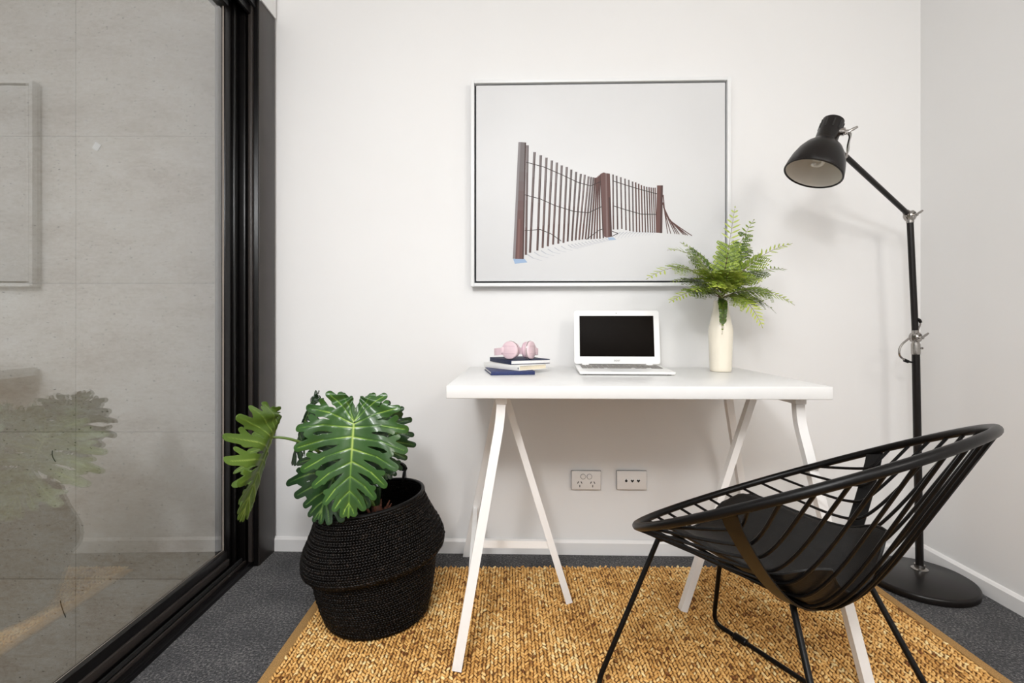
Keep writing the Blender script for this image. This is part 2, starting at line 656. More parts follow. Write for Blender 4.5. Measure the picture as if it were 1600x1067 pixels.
bm = bmesh.new()
boxmm(bm, (-1.0, REAR_Y, -0.1), (RIGHT_X + 0.02, 2.12, 0.0))
struct(obj('floor', bm, M['carpet'], smooth=False), 'charcoal grey carpet floor')
bm = bmesh.new()
box(bm, V(0.33, WALL_Y, CEIL_Z / 2) - WN * 0.05, (2.66, 0.10, CEIL_Z), wall_rot)
struct(obj('wall_back', bm, M['wall'], smooth=False), 'plain white painted wall behind the desk')
struct(newbox('wall_right', (RIGHT_X, REAR_Y, 0), (RIGHT_X + 0.1, 2.0, CEIL_Z), M['wall']), 'plain white wall beside the floor lamp')
struct(newbox('wall_rear', (-1.1, REAR_Y - 0.1, 0), (RIGHT_X + 0.1, REAR_Y, CEIL_Z), M['wall']))
struct(newbox('ceiling', (-1.15, REAR_Y - 0.1, CEIL_Z), (RIGHT_X + 0.1, 2.12, CEIL_Z + 0.1), M['ceiling']))
HEAD_Z = 2.157
bm = bmesh.new()
boxmm(bm, (-1.15, REAR_Y, HEAD_Z), (LEFT_X + 0.006, 2.052, CEIL_Z))
boxmm(bm, (-1.15, REAR_Y, 0), (LEFT_X, -0.75, HEAD_Z))
struct(obj('wall_left', bm, M['wall'], smooth=False), 'white wall strip above the glazed sliding door')
# skirting boards with a bevelled top lip
bm = bmesh.new()
pa, pb = V(-0.956, 0, 0), V(1.615, 0, 0)


def board(bm, a, b, n, h=0.057, d=0.012):
    n = Vector(n).normalized()
    prof = [(0, 0), (d, 0), (d, h - 0.010), (d * 0.45, h - 0.002), (0, h)]
    A = [bm.verts.new(Vector(a) + n * x + V(0, 0, z)) for x, z in prof]
    B = [bm.verts.new(Vector(b) + n * x + V(0, 0, z)) for x, z in prof]
    for k in range(len(prof)):
        k2 = (k + 1) % len(prof)
        bm.faces.new((A[k], A[k2], B[k2], B[k]))
    bm.faces.new(A[::-1])
    bm.faces.new(B)


wa = on_wall(425.5, 700)
wb = on_wall(1441.5, 700)
board(bm, (wa.x, wa.y, 0.0005), (wb.x, wb.y, 0.0005), WN)
struct(obj('baseboard_back', bm, M['skirting'], smooth=False), 'low white skirting board along the far wall')
bm = bmesh.new()
board(bm, (RIGHT_X, REAR_Y, 0.0005), (RIGHT_X, wb.y, 0.0005), (-1, 0, 0))
struct(obj('baseboard_right', bm, M['skirting'], smooth=False), 'low white skirting board along the right wall')

# ------------------------------------------------------------------ outside the glass
outside = bpy.data.objects.new('wall_outside', None)
col.objects.link(outside)
outside.location = (-1.2, 2.12, -0.8)
struct(outside, 'pale formed concrete wall beyond the glass')
ZJ = [-0.80, -0.151, 0.466, 1.089, 1.706, 2.33, 2.95]
XJ = [-4.22, -3.02, -1.822, -0.99]
newbox('joint_backing', (-4.3, 2.1245, -0.8), (-0.98, 2.20, 2.95), M['joint'], outside)
for i in range(len(XJ) - 1):
    for j in range(len(ZJ) - 1):
        g = 0.0009
        newbox('panel', (XJ[i] + g, 2.12 + rng.uniform(0, 0.0012), ZJ[j] + g), (XJ[i + 1] - g, 2.15, ZJ[j + 1] - g), M['concrete'], outside, bevel=0.0012)
struct(newbox('ground_outside', (-4.3, REAR_Y, -0.86), (-1.16, 2.12, -0.80), M['concrete']))
tagp = bmesh.new()
box(tagp, P(151, 229, 2.117), (0.026, 0.003, 0.030), Matrix.Rotation(0.55, 3, 'Y'), 0.0008)
tag(obj('paper_tag', tagp, M['white_plastic']), 'small white paper tag stuck on the concrete wall outside', 'tag')
for k, (a, b, lab) in enumerate([((82, 704), (85, 722), 'short dark wire stub sticking out of the concrete at mid height'), ((94, 938), (101, 966), 'dark bent wire stub low on the outside concrete wall')]):
    bm = bmesh.new()
    p, q = P(a[0], a[1], 2.112), P(b[0], b[1], 2.115)
    tube(bm, bez(p, (p + q) / 2 + V(0.004 if k else -0.004, -0.006, 0), q + V(0, 0.006, 0), 8), 0.0016, 6)
    tag(obj('wire_stub', bm, M['dark_hole']), lab, 'wire')

# ------------------------------------------------------------------ glazed sliding door (window_1)
win = bpy.data.objects.new('window_1', None)
col.objects.link(win)
win.location = (-1.02, 1.0, 0)
struct(win, 'tall black framed glass sliding door beside the plant')
Y0 = -0.75
GX = -1.025
newbox('jamb_post', (-1.12, 1.917, 0), (LEFT_X, 2.053, HEAD_Z), M['black_alu'], win, 0.002)
newbox('jamb_facing', (LEFT_X - 0.001, 1.921, 0.0), (LEFT_X + 0.003, 2.050, HEAD_Z - 0.002), M['brown_alu'], win, 0.001)
newbox('jamb_channel', (-1.062, 1.893, 0.02), (-0.992, 1.918, 2.12), M['black_alu'], win, 0.002)
newbox('jamb_stop', (-0.986, 1.902, 0.02), (-0.972, 1.918, 2.13), M['brown_alu'], win, 0.002)
newbox('stile', (GX - 0.004, 1.800, 0.036), (-1.014, 1.886, 2.118), M['black_alu'], win, 0.004)
newbox('stile_bead', (-1.016, 1.842, 0.04), (-1.004, 1.856, 2.11), M['black_alu'], win, 0.003)
newbox('bottom_rail', (GX - 0.004, Y0, 0.036), (-1.006, 1.80, 0.113), M['black_alu'], win, 0.003)
newbox('rail_reflection', (-1.008, Y0, 0.060), (-0.999, 1.80, 0.084), M['brown_alu'], win, 0.002)  # bead coloured brown, painting the rug and wall reflection on the black rail
newbox('top_rail', (GX - 0.004, Y0, 2.050), (-1.002, 1.80, 2.118), M['black_alu'], win, 0.003)
newbox('glass_pane', (GX - 0.003, Y0, 0.105), (GX + 0.003, 1.806, 2.056), M['glass'], win)
bm = bmesh.new()
boxmm(bm, (GX + 0.003, 1.7965, 0.113), (GX + 0.0062, 1.8003, 2.05), 0.0005)
boxmm(bm, (GX + 0.003, Y0, 0.1125), (-1.021, 1.80, 0.1142), 0.0003)
obj('glazing_bead', bm, M['joint'], win)
# sill with running tracks
bm = bmesh.new()
boxmm(bm, (-1.12, Y0, -0.01), (-0.972, 1.917, 0.014), 0.002)
boxmm(bm, (-0.990, Y0, 0.01), (-0.972, 1.915, 0.024), 0.002)
for x in (-1.046, -1.018):
    boxmm(bm, (x - 0.003, Y0, 0.012), (x + 0.003, 1.915, 0.034), 0.001)
obj('sill_track', bm, M['black_alu'], win)
newbox('sill_strip', (-0.9975, Y0, 0.013), (-0.991, 1.90, 0.0325), M['brown_alu'], win, 0.001)
newbox('brush_seal', (-1.004, Y0, 0.034), (-0.9985, 1.885, 0.046), M['seal'], win)
bm = bmesh.new()
boxmm(bm, (-1.12, Y0, 2.118), (-0.962, 1.917, HEAD_Z), 0.002)
boxmm(bm, (-0.990, Y0, 2.085), (-0.976, 1.917, 2.12), 0.002)
obj('head_track', bm, M['black_alu'], win)
newbox('head_trim', (-0.962, Y0, HEAD_Z - 0.006), (LEFT_X + 0.004, 1.93, HEAD_Z), M['frame_white'], win)

# ------------------------------------------------------------------ jute rug
RX0, RX1, RY0, RY1 = -0.640, 1.275, -0.10, 1.893
rug = thing('jute_rug', ((RX0 + RX1) / 2, 0.9, 0), 'large golden brown woven jute rug under the desk and chair', 'rug')
newbox('rug_backing', (RX0, RY0, 0.0005), (RX1, RY1 - 0.006, 0.0055), M['jute_base'], rug)
TAPE = 0.026
for name, a, b in (('binding_tape', RX0 - 0.002, RX0 + TAPE), ('binding_tape', RX1 - TAPE, RX1 + 0.002)):
    newbox(name, (a, RY0, 0.0008), (b, RY1 - 0.012, 0.0092), M['jute_tape'], rug, 0.002)
cw, sl = 0.0104, 0.0125
xs = np.arange(RX0 + TAPE + 0.004, RX1 - TAPE - 0.002, cw)
ys = np.arange(RY0, RY1, sl)
cx_, cy_ = np.meshgrid(np.arange(len(xs)), np.arange(len(ys)), indexing='ij')
cx_, cy_ = cx_.ravel(), cy_.ravel()
n = len(cx_)
par = (cx_ % 2)
pos = np.stack([xs[cx_] + rng.normal(0, 0.0005, n), ys[cy_] + par * sl * 0.5 + rng.normal(0, 0.0009, n) + 0.0015 * np.sin(cx_ * 0.9), 0.0076 + rng.normal(0, 0.0010, n)], 1)
ang = np.where(par == 1, 0.52, -0.52) + rng.normal(0, 0.24, n)
wid = 0.0041 * rng.uniform(0.8, 1.15, n)
lng = 0.0080 * rng.uniform(0.85, 1.2, n)
tx = np.stack([np.cos(ang) * wid, -np.sin(ang) * wid, np.zeros(n)], 1)
ty = np.stack([np.sin(ang) * lng, np.cos(ang) * lng, rng.normal(0.0012, 0.0008, n)], 1)
tz = np.stack([np.zeros(n), np.zeros(n), 0.0036 * rng.uniform(0.8, 1.25, n)], 1)
# slow changes of fibre colour from yarn to yarn, plus single odd strands
tone = 0.60 + rng.normal(0, 0.19, n) + 0.09 * np.sin(cx_ * 0.37 + 1.3 * np.sin(cy_ * 0.05)) + 0.07 * np.sin(cy_ * 0.21 + cx_ * 0.11)
tone = np.where(rng.random(n) < 0.04, tone - 0.45, tone)
v, t, a = strands(pos, tx, ty, tz, np.clip(tone, 0, 1))
w = link_mesh('jute_weave', np_mesh('jute_weave', v, t, a), M['jute'], rug)
w['kind'] = 'stuff'
RUG_TOP = 0.0105

# ------------------------------------------------------------------ desk: top and two trestles
DESK_Z = 0.7486
DT = 0.035
fl, fr = P(697, 602.5, 1.390), P(1302, 604.5, 1.364)
du = (V(fr.x, fr.y, 0) - V(fl.x, fl.y, 0))
DW = du.length
du.normalize()
dv = V(-du.y, du.x, 0)
drot = Matrix((du, dv, V(0, 0, 1))).transposed()
DD = 0.628
desk_c = (V(fl.x, fl.y, 0) + V(fr.x, fr.y, 0)) / 2 + dv * DD / 2
top = bmesh.new()
box(top, (desk_c.x, desk_c.y, DESK_Z - DT / 2), (DW, DD, DT), drot, 0.002, 2)
desk = thing('trestle_desk', (desk_c.x, desk_c.y, 0), 'white rectangular desk on two white metal trestles against the wall', 'desk')
obj('desk_top', top, M['white_lacquer'], desk, auto=50)
UND = DESK_Z - DT
BM_H = 0.020


def trestle(ft, rt, fb, ff, rf, itop, ifoot, out, label):
    """ft/rt front and rear ends of the beam, ff/rf feet of the bent legs, itop/ifoot the straight leg; out = +-1 outward"""
    zt = UND - 0.0006
    bm = bmesh.new()
    d = (V(rt.x, rt.y, 0) - V(ft.x, ft.y, 0)).normalized()
    c = (V(ft.x, ft.y, 0) + V(rt.x, rt.y, 0)) / 2
    L = (V(rt.x, rt.y, 0) - V(ft.x, ft.y, 0)).length + 0.03
    rot = Matrix((V(d.y, -d.x, 0), d, V(0, 0, 1))).transposed()
    box(bm, (c.x, c.y, zt - BM_H / 2), (0.032, L, BM_H), rot, 0.002)
    t = obj('trestle', bm, M['white_metal'], desk)
    t['label'] = label
    zl = zt - BM_H
    fside = V(d.y, -d.x, 0)
    mids = []
    for top_, foot, zf in ((ft, ff, ff.z), (rt, rf, rf.z)):
        p0 = V(top_.x, top_.y, zl)
        p1 = V(top_.x + 0.004 * out, top_.y, zl - 0.055)
        p2 = V(foot.x, foot.y, zf)
        bm = bmesh.new()
        # outline runs in a slanted plane; a rectangular tube with rounded bend
        tube(bm, round_path([p0, p1, p2], 0.035, 6), 0, flat=(0.0255, 0.022), up=d)
        obj('leg', bm, M['white_metal'], t, auto=30)
        k = (0.200 - p2.z) / (p1.z - p2.z)
        mids.append(p2 + (p1 - p2) * k)
    p0 = V(itop.x, itop.y, zl + 0.002)
    p2 = V(ifoot.x, ifoot.y, ifoot.z)
    bm = bmesh.new()
    tube(bm, [p0, p2], 0, flat=(0.0215, 0.024), up=d)
    obj('leg', bm, M['white_metal'], t, auto=30)
    k = (0.200 - p2.z) / (p0.z - p2.z)
    m3 = p2 + (p0 - p2) * k
    bm = bmesh.new()
    tube(bm, [mids[0] + d * 0.008, mids[1] - d * 0.008], 0, flat=(0.016, 0.024), up=(0, 0, 1))
    obj('stretcher', bm, M['white_metal'], t, auto=30)
    mm = (mids[0] + mids[1]) / 2
    e = (m3 - mm).normalized()
    bm = bmesh.new()
    tube(bm, [mm + e * 0.006, m3 - e * 0.006], 0, flat=(0.016, 0.024), up=(0, 0, 1))
    obj('stretcher', bm, M['white_metal'], t, auto=30)
    for q, s in ((mids[1], -1),):
        bm = bmesh.new()
        lathe(bm, [(0.0045, 0), (0.0045, 0.003), (0.002, 0.0035), (0.0, 0.0015)], axis_mtx(q + d * (s * 0.0112), d * s), 12)
        obj('screw', bm, M['dark_hole'], t)
    return t


RZ = RUG_TOP
trestle(V(-0.0255, 1.437, 0), V(-0.042, 1.86, 0), None, on_level(713.5, 1046, RZ), on_level(728.5, 868, 0.0008),
        V(-0.018, 1.648, 0), on_level(889, 940, RZ), -1, 'trestle at the basket end of the desk')
fr_foot = on_level(1356.5, 1073, RZ)
trestle(V(0.8156, 1.432, 0), V(0.795, 1.85, 0), None, fr_foot, V(0.932, 1.935, 0.0008),
        V(0.790, 1.640, 0), on_level(1066.5, 953, RZ), 1, 'trestle behind the black wire chair')

# ------------------------------------------------------------------ books, headphones
BOOK_G = 'books stacked on the desk'


def book(corner, angle, w, d, z, h, cover, pages, label, spine='left'):
    """corner = near corner; w runs along angle, d runs at right angles away from the viewer"""
    t = thing('book', (corner[0], corner[1], z), label, 'book', BOOK_G)
    r = rz(angle)

    def bx(bm, x0, y0, z0, x1, y1, z1, bv=0.0006):
        c = V((x0 + x1) / 2, (y0 + y1) / 2, (z0 + z1) / 2)
        c = r @ c + V(corner[0], corner[1], z)
        box(bm, c, (x1 - x0, y1 - y0, z1 - z0), r, bv)
    bt = 0.0022
    bm = bmesh.new()
    bx(bm, 0, 0, 0.0003, w, d, bt)
    bx(bm, 0, 0, h - bt, w, d, h)
    if spine == 'left':
        bx(bm, -0.0008, 0, 0.0003, bt, d, h)
    else:
        bx(bm, 0, -0.0008, 0.0003, w, bt, h)
    obj('cover', bm, cover, t)
    bm = bmesh.new()
    if spine == 'left':
        bx(bm, bt, 0.003, bt, w - 0.003, d - 0.003, h - bt, 0)
    else:
        bx(bm, 0.003, bt, bt, w - 0.003, d - 0.003, h - bt, 0)
    obj('pages', bm, pages, t, smooth=False)
    return t


b1 = book((-0.063, 1.672), math.radians(9), 0.148, 0.208, DESK_Z + 0.0004, 0.0125, M['navy_bright'], M['paper'], 'blue cloth book lying lowest in the stack of three', 'front')
b2z = DESK_Z + 0.0004 + 0.0128
b2 = book((0.031, 1.690), math.radians(40), 0.128, 0.198, b2z, 0.0175, M['white_cover'], M['cream_paper'], 'white book with cream pages between the two dark blue books')
bm = bmesh.new()
r40 = rz(math.radians(40))
for (x, zz, sx, sz) in ((-0.0013, 0.0045, 0.0008, 0.005), (-0.0013, 0.0065, 0.0008, 0.001), (-0.0013, 0.0045, 0.0008, 0.001), (-0.0013, 0.0025, 0.0008, 0.001)):
    box(bm, r40 @ V(x, 0.004 if sz < 0.003 else 0.006, zz + 0.004) + V(0.031, 1.690, b2z), (sx, 0.0040 if sz < 0.003 else 0.0014, sz), r40)
obj('spine_mark', bm, M['dark_print'], b2, smooth=False)
b3z = b2z + 0.0178
b3 = book((0.003, 1.722), math.radians(25), 0.152, 0.185, b3z, 0.0155, M['navy_cloth'], M['paper'], 'dark navy cloth book on top of the stack under the headphones')
b3top = b3z + 0.0155

hp_c = V(0.028, 1.775, b3top)
hp = thing('headphones', hp_c, 'pale pink over-ear headphones folded on top of the books', 'headphones')


def earcup(c, nrm, name):
    m4 = axis_mtx(c, nrm, (0, 0, 1))
    R = 0.0315
    bm = bmesh.new()
    lathe(bm, [(0, -0.006), (R * 0.9, -0.006), (R, -0.002), (R, 0.008), (R * 0.96, 0.0105), (R * 0.90, 0.0118), (0, 0.0125)], m4, 40)
    cup = obj(name, bm, M['pink'], hp, auto=40)
    bm = bmesh.new()
    lathe(bm, [(0.010, -0.018), (0.020, -0.021), (R * 0.88, -0.018), (R * 0.93, -0.012), (R * 0.86, -0.0062), (0.010, -0.0062)], m4, 40)
    obj('ear_pad', bm, M['pink_pad'], cup)
    for s in (-0.012, 0.014):
        bm = bmesh.new()
        hl = math.sqrt((R * 0.88) ** 2 - s * s)
        a_, b_ = m4 @ V(s, -hl, 0.0121), m4 @ V(s, hl, 0.0121)
        tube(bm, [a_, b_], 0.0006, 6)
        obj('seam', bm, M['pink_pad'], cup)
    bm = bmesh.new()
    lathe(bm, [(R * 1.005, 0.001), (R * 1.03, 0.0025), (R * 1.005, 0.004)], m4, 40, cap=False)
    obj('trim_ring', bm, M['chrome'], cup)
    return m4


cA = V(0.002, 1.760, b3top + 0.0325)
cB = V(0.068, 1.772, b3top + 0.0325)
nA = V(-0.50, -0.86, 0.05)
nB = V(0.88, -0.46, 0.02)
mA = earcup(cA, nA, 'ear_cup')
mB = earcup(cB, nB, 'ear_cup')
# the band lies on its side behind the cups
band = [cA + V(-0.022, 0.010, -0.004), V(-0.052, 1.795, b3top + 0.024), V(-0.045, 1.850, b3top + 0.024), V(0.015, 1.890, b3top + 0.024),
        V(0.075, 1.865, b3top + 0.024), V(0.098, 1.815, b3top + 0.024), cB + V(0.018, 0.020, -0.004)]
bp_ = []
for i in range(len(band) - 1):
    p0, p1, p2, p3 = band[max(i - 1, 0)], band[i], band[i + 1], band[min(i + 2, len(band) - 1)]
    for k in range(6):
        t_ = k / 6
        bp_.append(0.5 * ((2 * p1) + (p2 - p0) * t_ + (2 * p0 - 5 * p1 + 4 * p2 - p3) * t_ ** 2 + (3 * p1 - p0 - 3 * p2 + p3) * t_ ** 3))
bp_.append(band[-1])
bm = bmesh.new()
tube(bm, bp_, 0, flat=(0.0055, 0.024), up=(0, 0, 1))
obj('headband', bm, M['pink'], hp, auto=40)
for c, n_, w_ in ((cA, nA, V(-1, 0.3, 0)), (cB, nB, V(0.6, 0.8, 0))):
    bm = bmesh.new()
    hinge = c + w_.normalized() * 0.028
    box(bm, hinge, (0.012, 0.016, 0.022), rz(math.atan2(w_.y, w_.x)), 0.003)
    obj('hinge_block', bm, M['pink'], hp)

# ------------------------------------------------------------------ laptop
lap_c = on_level(971, 574.5, DESK_Z)
LW, LD = 0.318, 0.214
hinge_c = V(0.400, 1.885, DESK_Z)
lr = rz(math.radians(-3.2))
lap = thing('laptop', hinge_c, 'open white laptop with a dark blank screen on the desk', 'laptop')


def lp(x, y, z):
    return lr @ V(x, y, z) + hinge_c


def lbox(bm, x0, y0, z0, x1, y1, z1, bv=0.0):
    box(bm, lp((x0 + x1) / 2, (y0 + y1) / 2, (z0 + z1) / 2), (x1 - x0, y1 - y0, z1 - z0), lr, bv)


bm = bmesh.new()
# tapered base, thinner to the front
def slab(bm, x0, x1, y0, y1, zb0, zt0, zb1, zt1, inset=0.004):
    ring = []
    for (ya, zb, zt) in ((y0, zb0, zt0), (y1, zb1, zt1)):
        ring.append([lp(x0 + inset, ya, zb), lp(x1 - inset, ya, zb), lp(x1, ya, zt), lp(x0, ya, zt)])
    vs = [[bm.verts.new(p) for p in r_] for r_ in ring]
    for k in range(4):
        bm.faces.new((vs[0][k], vs[0][(k + 1) % 4], vs[1][(k + 1) % 4], vs[1][k]))
    bm.faces.new(vs[0][::-1])
    bm.faces.new(vs[1])


slab(bm, -LW / 2, LW / 2, -LD, 0, 0.003, 0.0115, 0.002, 0.0175)
bmesh.ops.bevel(bm, geom=list(bm.edges), offset=0.0025, segments=2, affect='EDGES', profile=0.5)
base = obj('base', bm, M['white_plastic'], lap, auto=45)
for x in (-0.14, 0.14):
    for y in (-0.2, -0.012):
        bm = bmesh.new()
        box(bm, lp(x, y, 0.0018), (0.012, 0.006, 0.0028), lr)
        obj('rubber_foot', bm, M['dark_print'], lap, smooth=False)


def base_top(y):
    return 0.0175 + (0.0115 - 0.0175) * (-y / LD)


bm = bmesh.new()
yk0, yk1 = -0.112, -0.014
vsq = [lp(-0.140, yk0, base_top(yk0) + 0.0002), lp(0.140, yk0, base_top(yk0) + 0.0002), lp(0.140, yk1, base_top(yk1) + 0.0002), lp(-0.140, yk1, base_top(yk1) + 0.0002)]
bm.faces.new([bm.verts.new(p) for p in vsq])
obj('keyboard_well', bm, M['white_plastic'], lap, smooth=False)
key_mesh = None
for row in range(6):
    yk = -0.022 - row * 0.0165
    nk = 14 if row < 5 else 9
    for k in range(nk):
        kw = 0.0175
        xk = -0.131 + k * 0.02015
        if row == 5:
            kw = 0.082 if k == 4 else 0.0175
            xk = [-0.131, -0.111, -0.091, -0.071, -0.010, 0.055, 0.075, 0.111, 0.131][k]
        hh = 0.011 if row == 0 else 0.0140
        bm = bmesh.new()
        lbox(bm, xk - kw / 2, yk - hh / 2, base_top(yk) + 0.0003, xk + kw / 2, yk + hh / 2, base_top(yk) + 0.0022, 0.0006)
        obj('key', bm, M['key'], lap)
bm = bmesh.new()
vsq = [lp(-0.050, -0.200, base_top(-0.2) + 0.0003), lp(0.050, -0.200, base_top(-0.2) + 0.0003), lp(0.050, -0.128, base_top(-0.128) + 0.0003), lp(-0.050, -0.128, base_top(-0.128) + 0.0003)]
bm.faces.new([bm.verts.new(p) for p in vsq])
obj('touchpad', bm, M['frame_white'], lap, smooth=False)
tilt = Matrix.Rotation(math.radians(-8), 3, 'X')
LH = 0.201
lid_o = V(0, 0.004, 0.0215)


def ld(x, y, z):
    return lp(*(tilt @ V(x, y, z) + lid_o))


def lidbox(name, x0, z0, x1, z1, y0, y1, m, parent, bv):
    bm = bmesh.new()
    box(bm, ld((x0 + x1) / 2, (y0 + y1) / 2, (z0 + z1) / 2), (x1 - x0, y1 - y0, z1 - z0), lr @ tilt, bv)
    return obj(name, bm, m, parent)


bm = bmesh.new()
tmp = bmesh.new()
bmesh.ops.create_cube(tmp, size=1)
for v_ in tmp.verts:
    v_.co = V(v_.co.x * LW, v_.co.y * 0.006, v_.co.z * LH)
bmesh.ops.bevel(tmp, geom=[e for e in tmp.edges if abs((e.verts[0].co - e.verts[1].co).y) > 0.001], offset=0.009, segments=5, affect='EDGES', profile=0.5)
for v_ in tmp.verts:
    v_.co = ld(v_.co.x, v_.co.y + 0.003, v_.co.z + LH / 2)
join(bm, tmp)
lid = obj('lid', bm, M['white_plastic'], lap, auto=40)
lidbox('screen', -0.1385, 0.0275, 0.1385, 0.1815, -0.0006, 0.001, M['screen'], lid, 0.0004)
bm = bmesh.new()
lathe(bm, [(0.0017, 0), (0.0017, 0.0006), (0, 0.0008)], axis_mtx(ld(0.0, 0, 0.1915), lr @ tilt @ V(0, -1, 0)), 12)
obj('webcam', bm, M['dark_hole'], lid)
mt = (lr @ tilt @ Matrix.Rotation(math.pi / 2, 3, 'X')).to_4x4()
mt.translation = ld(0.0, -0.0004, 0.0135)
text_mesh('lettering', 'acer', 0.0135, mt, M['grey_print'], lid)
for x in (-0.118, 0.118):
    bm = bmesh.new()
    lbox(bm, x - 0.013, -0.006, 0.0150, x + 0.013, 0.008, 0.0245, 0.003)
    obj('hinge', bm, M['white_plastic'], lap)

# ------------------------------------------------------------------ vase and fern
vase_c = V(0.756, 1.815, DESK_Z + 0.0004)
bm = bmesh.new()
prof = [(0.0, 0.0), (0.034, 0.0), (0.0365, 0.002), (0.0372, 0.01), (0.0392, 0.07), (0.0415, 0.125), (0.0420, 0.145), (0.0405, 0.158), (0.0345, 0.185), (0.0285, 0.212),
        (0.0252, 0.236), (0.0245, 0.250), (0.0238, 0.2535), (0.0215, 0.2535), (0.0205, 0.248), (0.0235, 0.215), (0.034, 0.16), (0.033, 0.02), (0.0, 0.012)]
lathe(bm, prof, Matrix.Translation(vase_c), 64, cap=False)
for v_ in bm.verts:   # shallow facets down the body
    d = v_.co - vase_c
    r_ = math.hypot(d.x, d.y)
    if r_ > 0.012:
        th = math.atan2(d.y, d.x)
        k = 1 + 0.006 * math.cos(9 * th) * (1 if d.z < 0.24 else 0)
        v_.co.x = vase_c.x + d.x * k
        v_.co.y = vase_c.y + d.y * k
tag(obj('vase', bm, M['ceramic'], auto=60), 'slim cream ceramic bottle vase standing on the desk', 'vase')

fern = thing('fern_spray', vase_c + V(0, 0, 0.13), 'bunch of artificial green fern fronds in the cream vase', 'fern')
mouth = vase_c + V(0, 0, 0.25)


def frond(path, maxw, n_p, tonebase, doubly=0.75, up=V(0, -0.5, 1)):
    """rachis along path with leaflets either side; the inner share is twice divided"""
    path = [Vector(p) for p in path]
    nseg = len(path) - 1

    def at(s):
        x = min(max(s, 0), 0.9999) * nseg
        i = int(x)
        return path[i].lerp(path[i + 1], x - i), (path[i + 1] - path[i]).normalized()
    verts, faces, tones = [], [], []

    def leaflet(p, d, side, l, w, tone):
        i = len(verts)
        verts.extend([p, p + d * l * 0.35 + side * w * 0.5, p + d * l * 0.72 + side * w * 0.42, p + d * l, p + d * l * 0.72 - side * w * 0.42, p + d * l * 0.35 - side * w * 0.5])
        faces.append((i, i + 1, i + 2, i + 3))
        faces.append((i, i + 3, i + 4, i + 5))
        for _ in range(6):
            tones.append(min(1, max(0, tone + 0.08 + random.gauss(0, 0.05))))
    s0 = 0.20
    for k in range(n_p):
        u_ = k / (n_p - 1)
        s = s0 + (0.985 - s0) * u_
        p, t_ = at(s)
        nrm = (up - t_ * up.dot(t_))
        nrm = nrm.normalized() if nrm.length > 1e-3 else Vector((0, -1, 0))
        sd = t_.cross(nrm).normalized()
        env = min(1, 0.45 + u_ * 3.2) * (1 - u_) ** 0.5 + 0.06
        L = 1.35 * maxw * env * random.uniform(0.88, 1.1)
        for side in (-1, 1):
            if random.random() < 0.05 and u_ < 0.8:
                continue
            d = (sd * side + t_ * (0.42 + 0.3 * u_) + nrm * random.uniform(-0.18, 0.22)).normalized()
            if u_ < doubly:
                m_ = max(4, int(L / 0.0058))
                e = nrm.cross(d).normalized()
                for q in range(m_):
                    w_ = (q + 0.6) / m_
                    pp = p + d * (L * w_) - nrm * (0.25 * L * w_ * w_)
                    l2 = 0.0130 * (1 - w_) ** 0.55 * (0.55 + 0.45 * env) + 0.0035
                    tn = tonebase + 0.22 * w_ + random.gauss(0, 0.07)
                    for s2 in (-1, 1):
                        dd = (e * s2 + d * 0.55 + nrm * random.uniform(-0.2, 0.2)).normalized()
                        leaflet(pp, dd, nrm.cross(dd).normalized(), l2, 0.0072, tn)
                leaflet(p, d, e, L * 1.02, 0.0022, tonebase - 0.2)
            else:
                leaflet(p - d * 0.001, d, nrm.cross(d).normalized(), L, 0.0058, tonebase + 0.2 + 0.15 * u_)
    me = bpy.data.meshes.new('frond')
    me.from_pydata([tuple(v_) for v_ in verts], [], faces)
    a_ = me.attributes.new('tone', 'FLOAT', 'POINT')
    a_.data.foreach_set('value', tones)
    fo = link_mesh('frond', me, M['fern'], fern, smooth=False)
    bm = bmesh.new()
    tube(bm, path, [0.0016 * (1 - 0.75 * i / nseg) for i in range(nseg + 1)], 5)
    obj('stalk', bm, M['stem'], fo)


FR = [  # control pixel, tip pixel, depth of control and tip, width, pairs, tone
    ((1136, 402), (1149, 321), 1.80, 1.80, 0.042, 17, 0.45, 0.55),
    ((1146, 388), (1179, 342), 1.84, 1.88, 0.036, 14, 0.22, 0.7),
    ((1172, 395), (1239, 380), 1.77, 1.74, 0.042, 17, 0.45, 0.55),
    ((1176, 412), (1230, 421), 1.83, 1.86, 0.040, 16, 0.22, 0.6),
    ((1186, 436), (1242, 477), 1.76, 1.74, 0.045, 17, 0.40, 0.6),
    ((1166, 448), (1192, 513), 1.73, 1.70, 0.046, 16, 0.55, 0.5),
    ((1180, 452), (1213, 490), 1.80, 1.82, 0.040, 15, 0.20, 0.6),
    ((1133, 464), (1128, 523), 1.74, 1.755, 0.010, 14, 0.12, 0.8),
    ((1078, 388), (1009, 437), 1.76, 1.72, 0.045, 18, 0.45, 0.6),
    ((1092, 382), (1042, 391), 1.82, 1.80, 0.042, 16, 0.38, 0.55),
    ((1090, 440), (1045, 473), 1.77, 1.74, 0.042, 16, 0.45, 0.6),
    ((1092, 425), (1047, 441), 1.84, 1.86, 0.038, 15, 0.28, 0.7),
    ((1105, 398), (1062, 378), 1.86, 1.90, 0.038, 14, 0.22, 0.7),
    ((1112, 415), (1096, 420), 1.68, 1.60, 0.048, 14, 0.55, 0.9),
    ((1140, 410), (1148, 425), 1.68, 1.60, 0.046, 14, 0.60, 0.9),
    ((1124, 420), (1120, 452), 1.67, 1.60, 0.044, 13, 0.55, 0.9),
    ((1160, 425), (1190, 440), 1.70, 1.66, 0.044, 14, 0.48, 0.8),
    ((1148, 400), (1172, 385), 1.86, 1.92, 0.042, 13, 0.15, 0.9),
    ((1108, 440), (1083, 455), 1.70, 1.66, 0.044, 13, 0.42, 0.8),
]
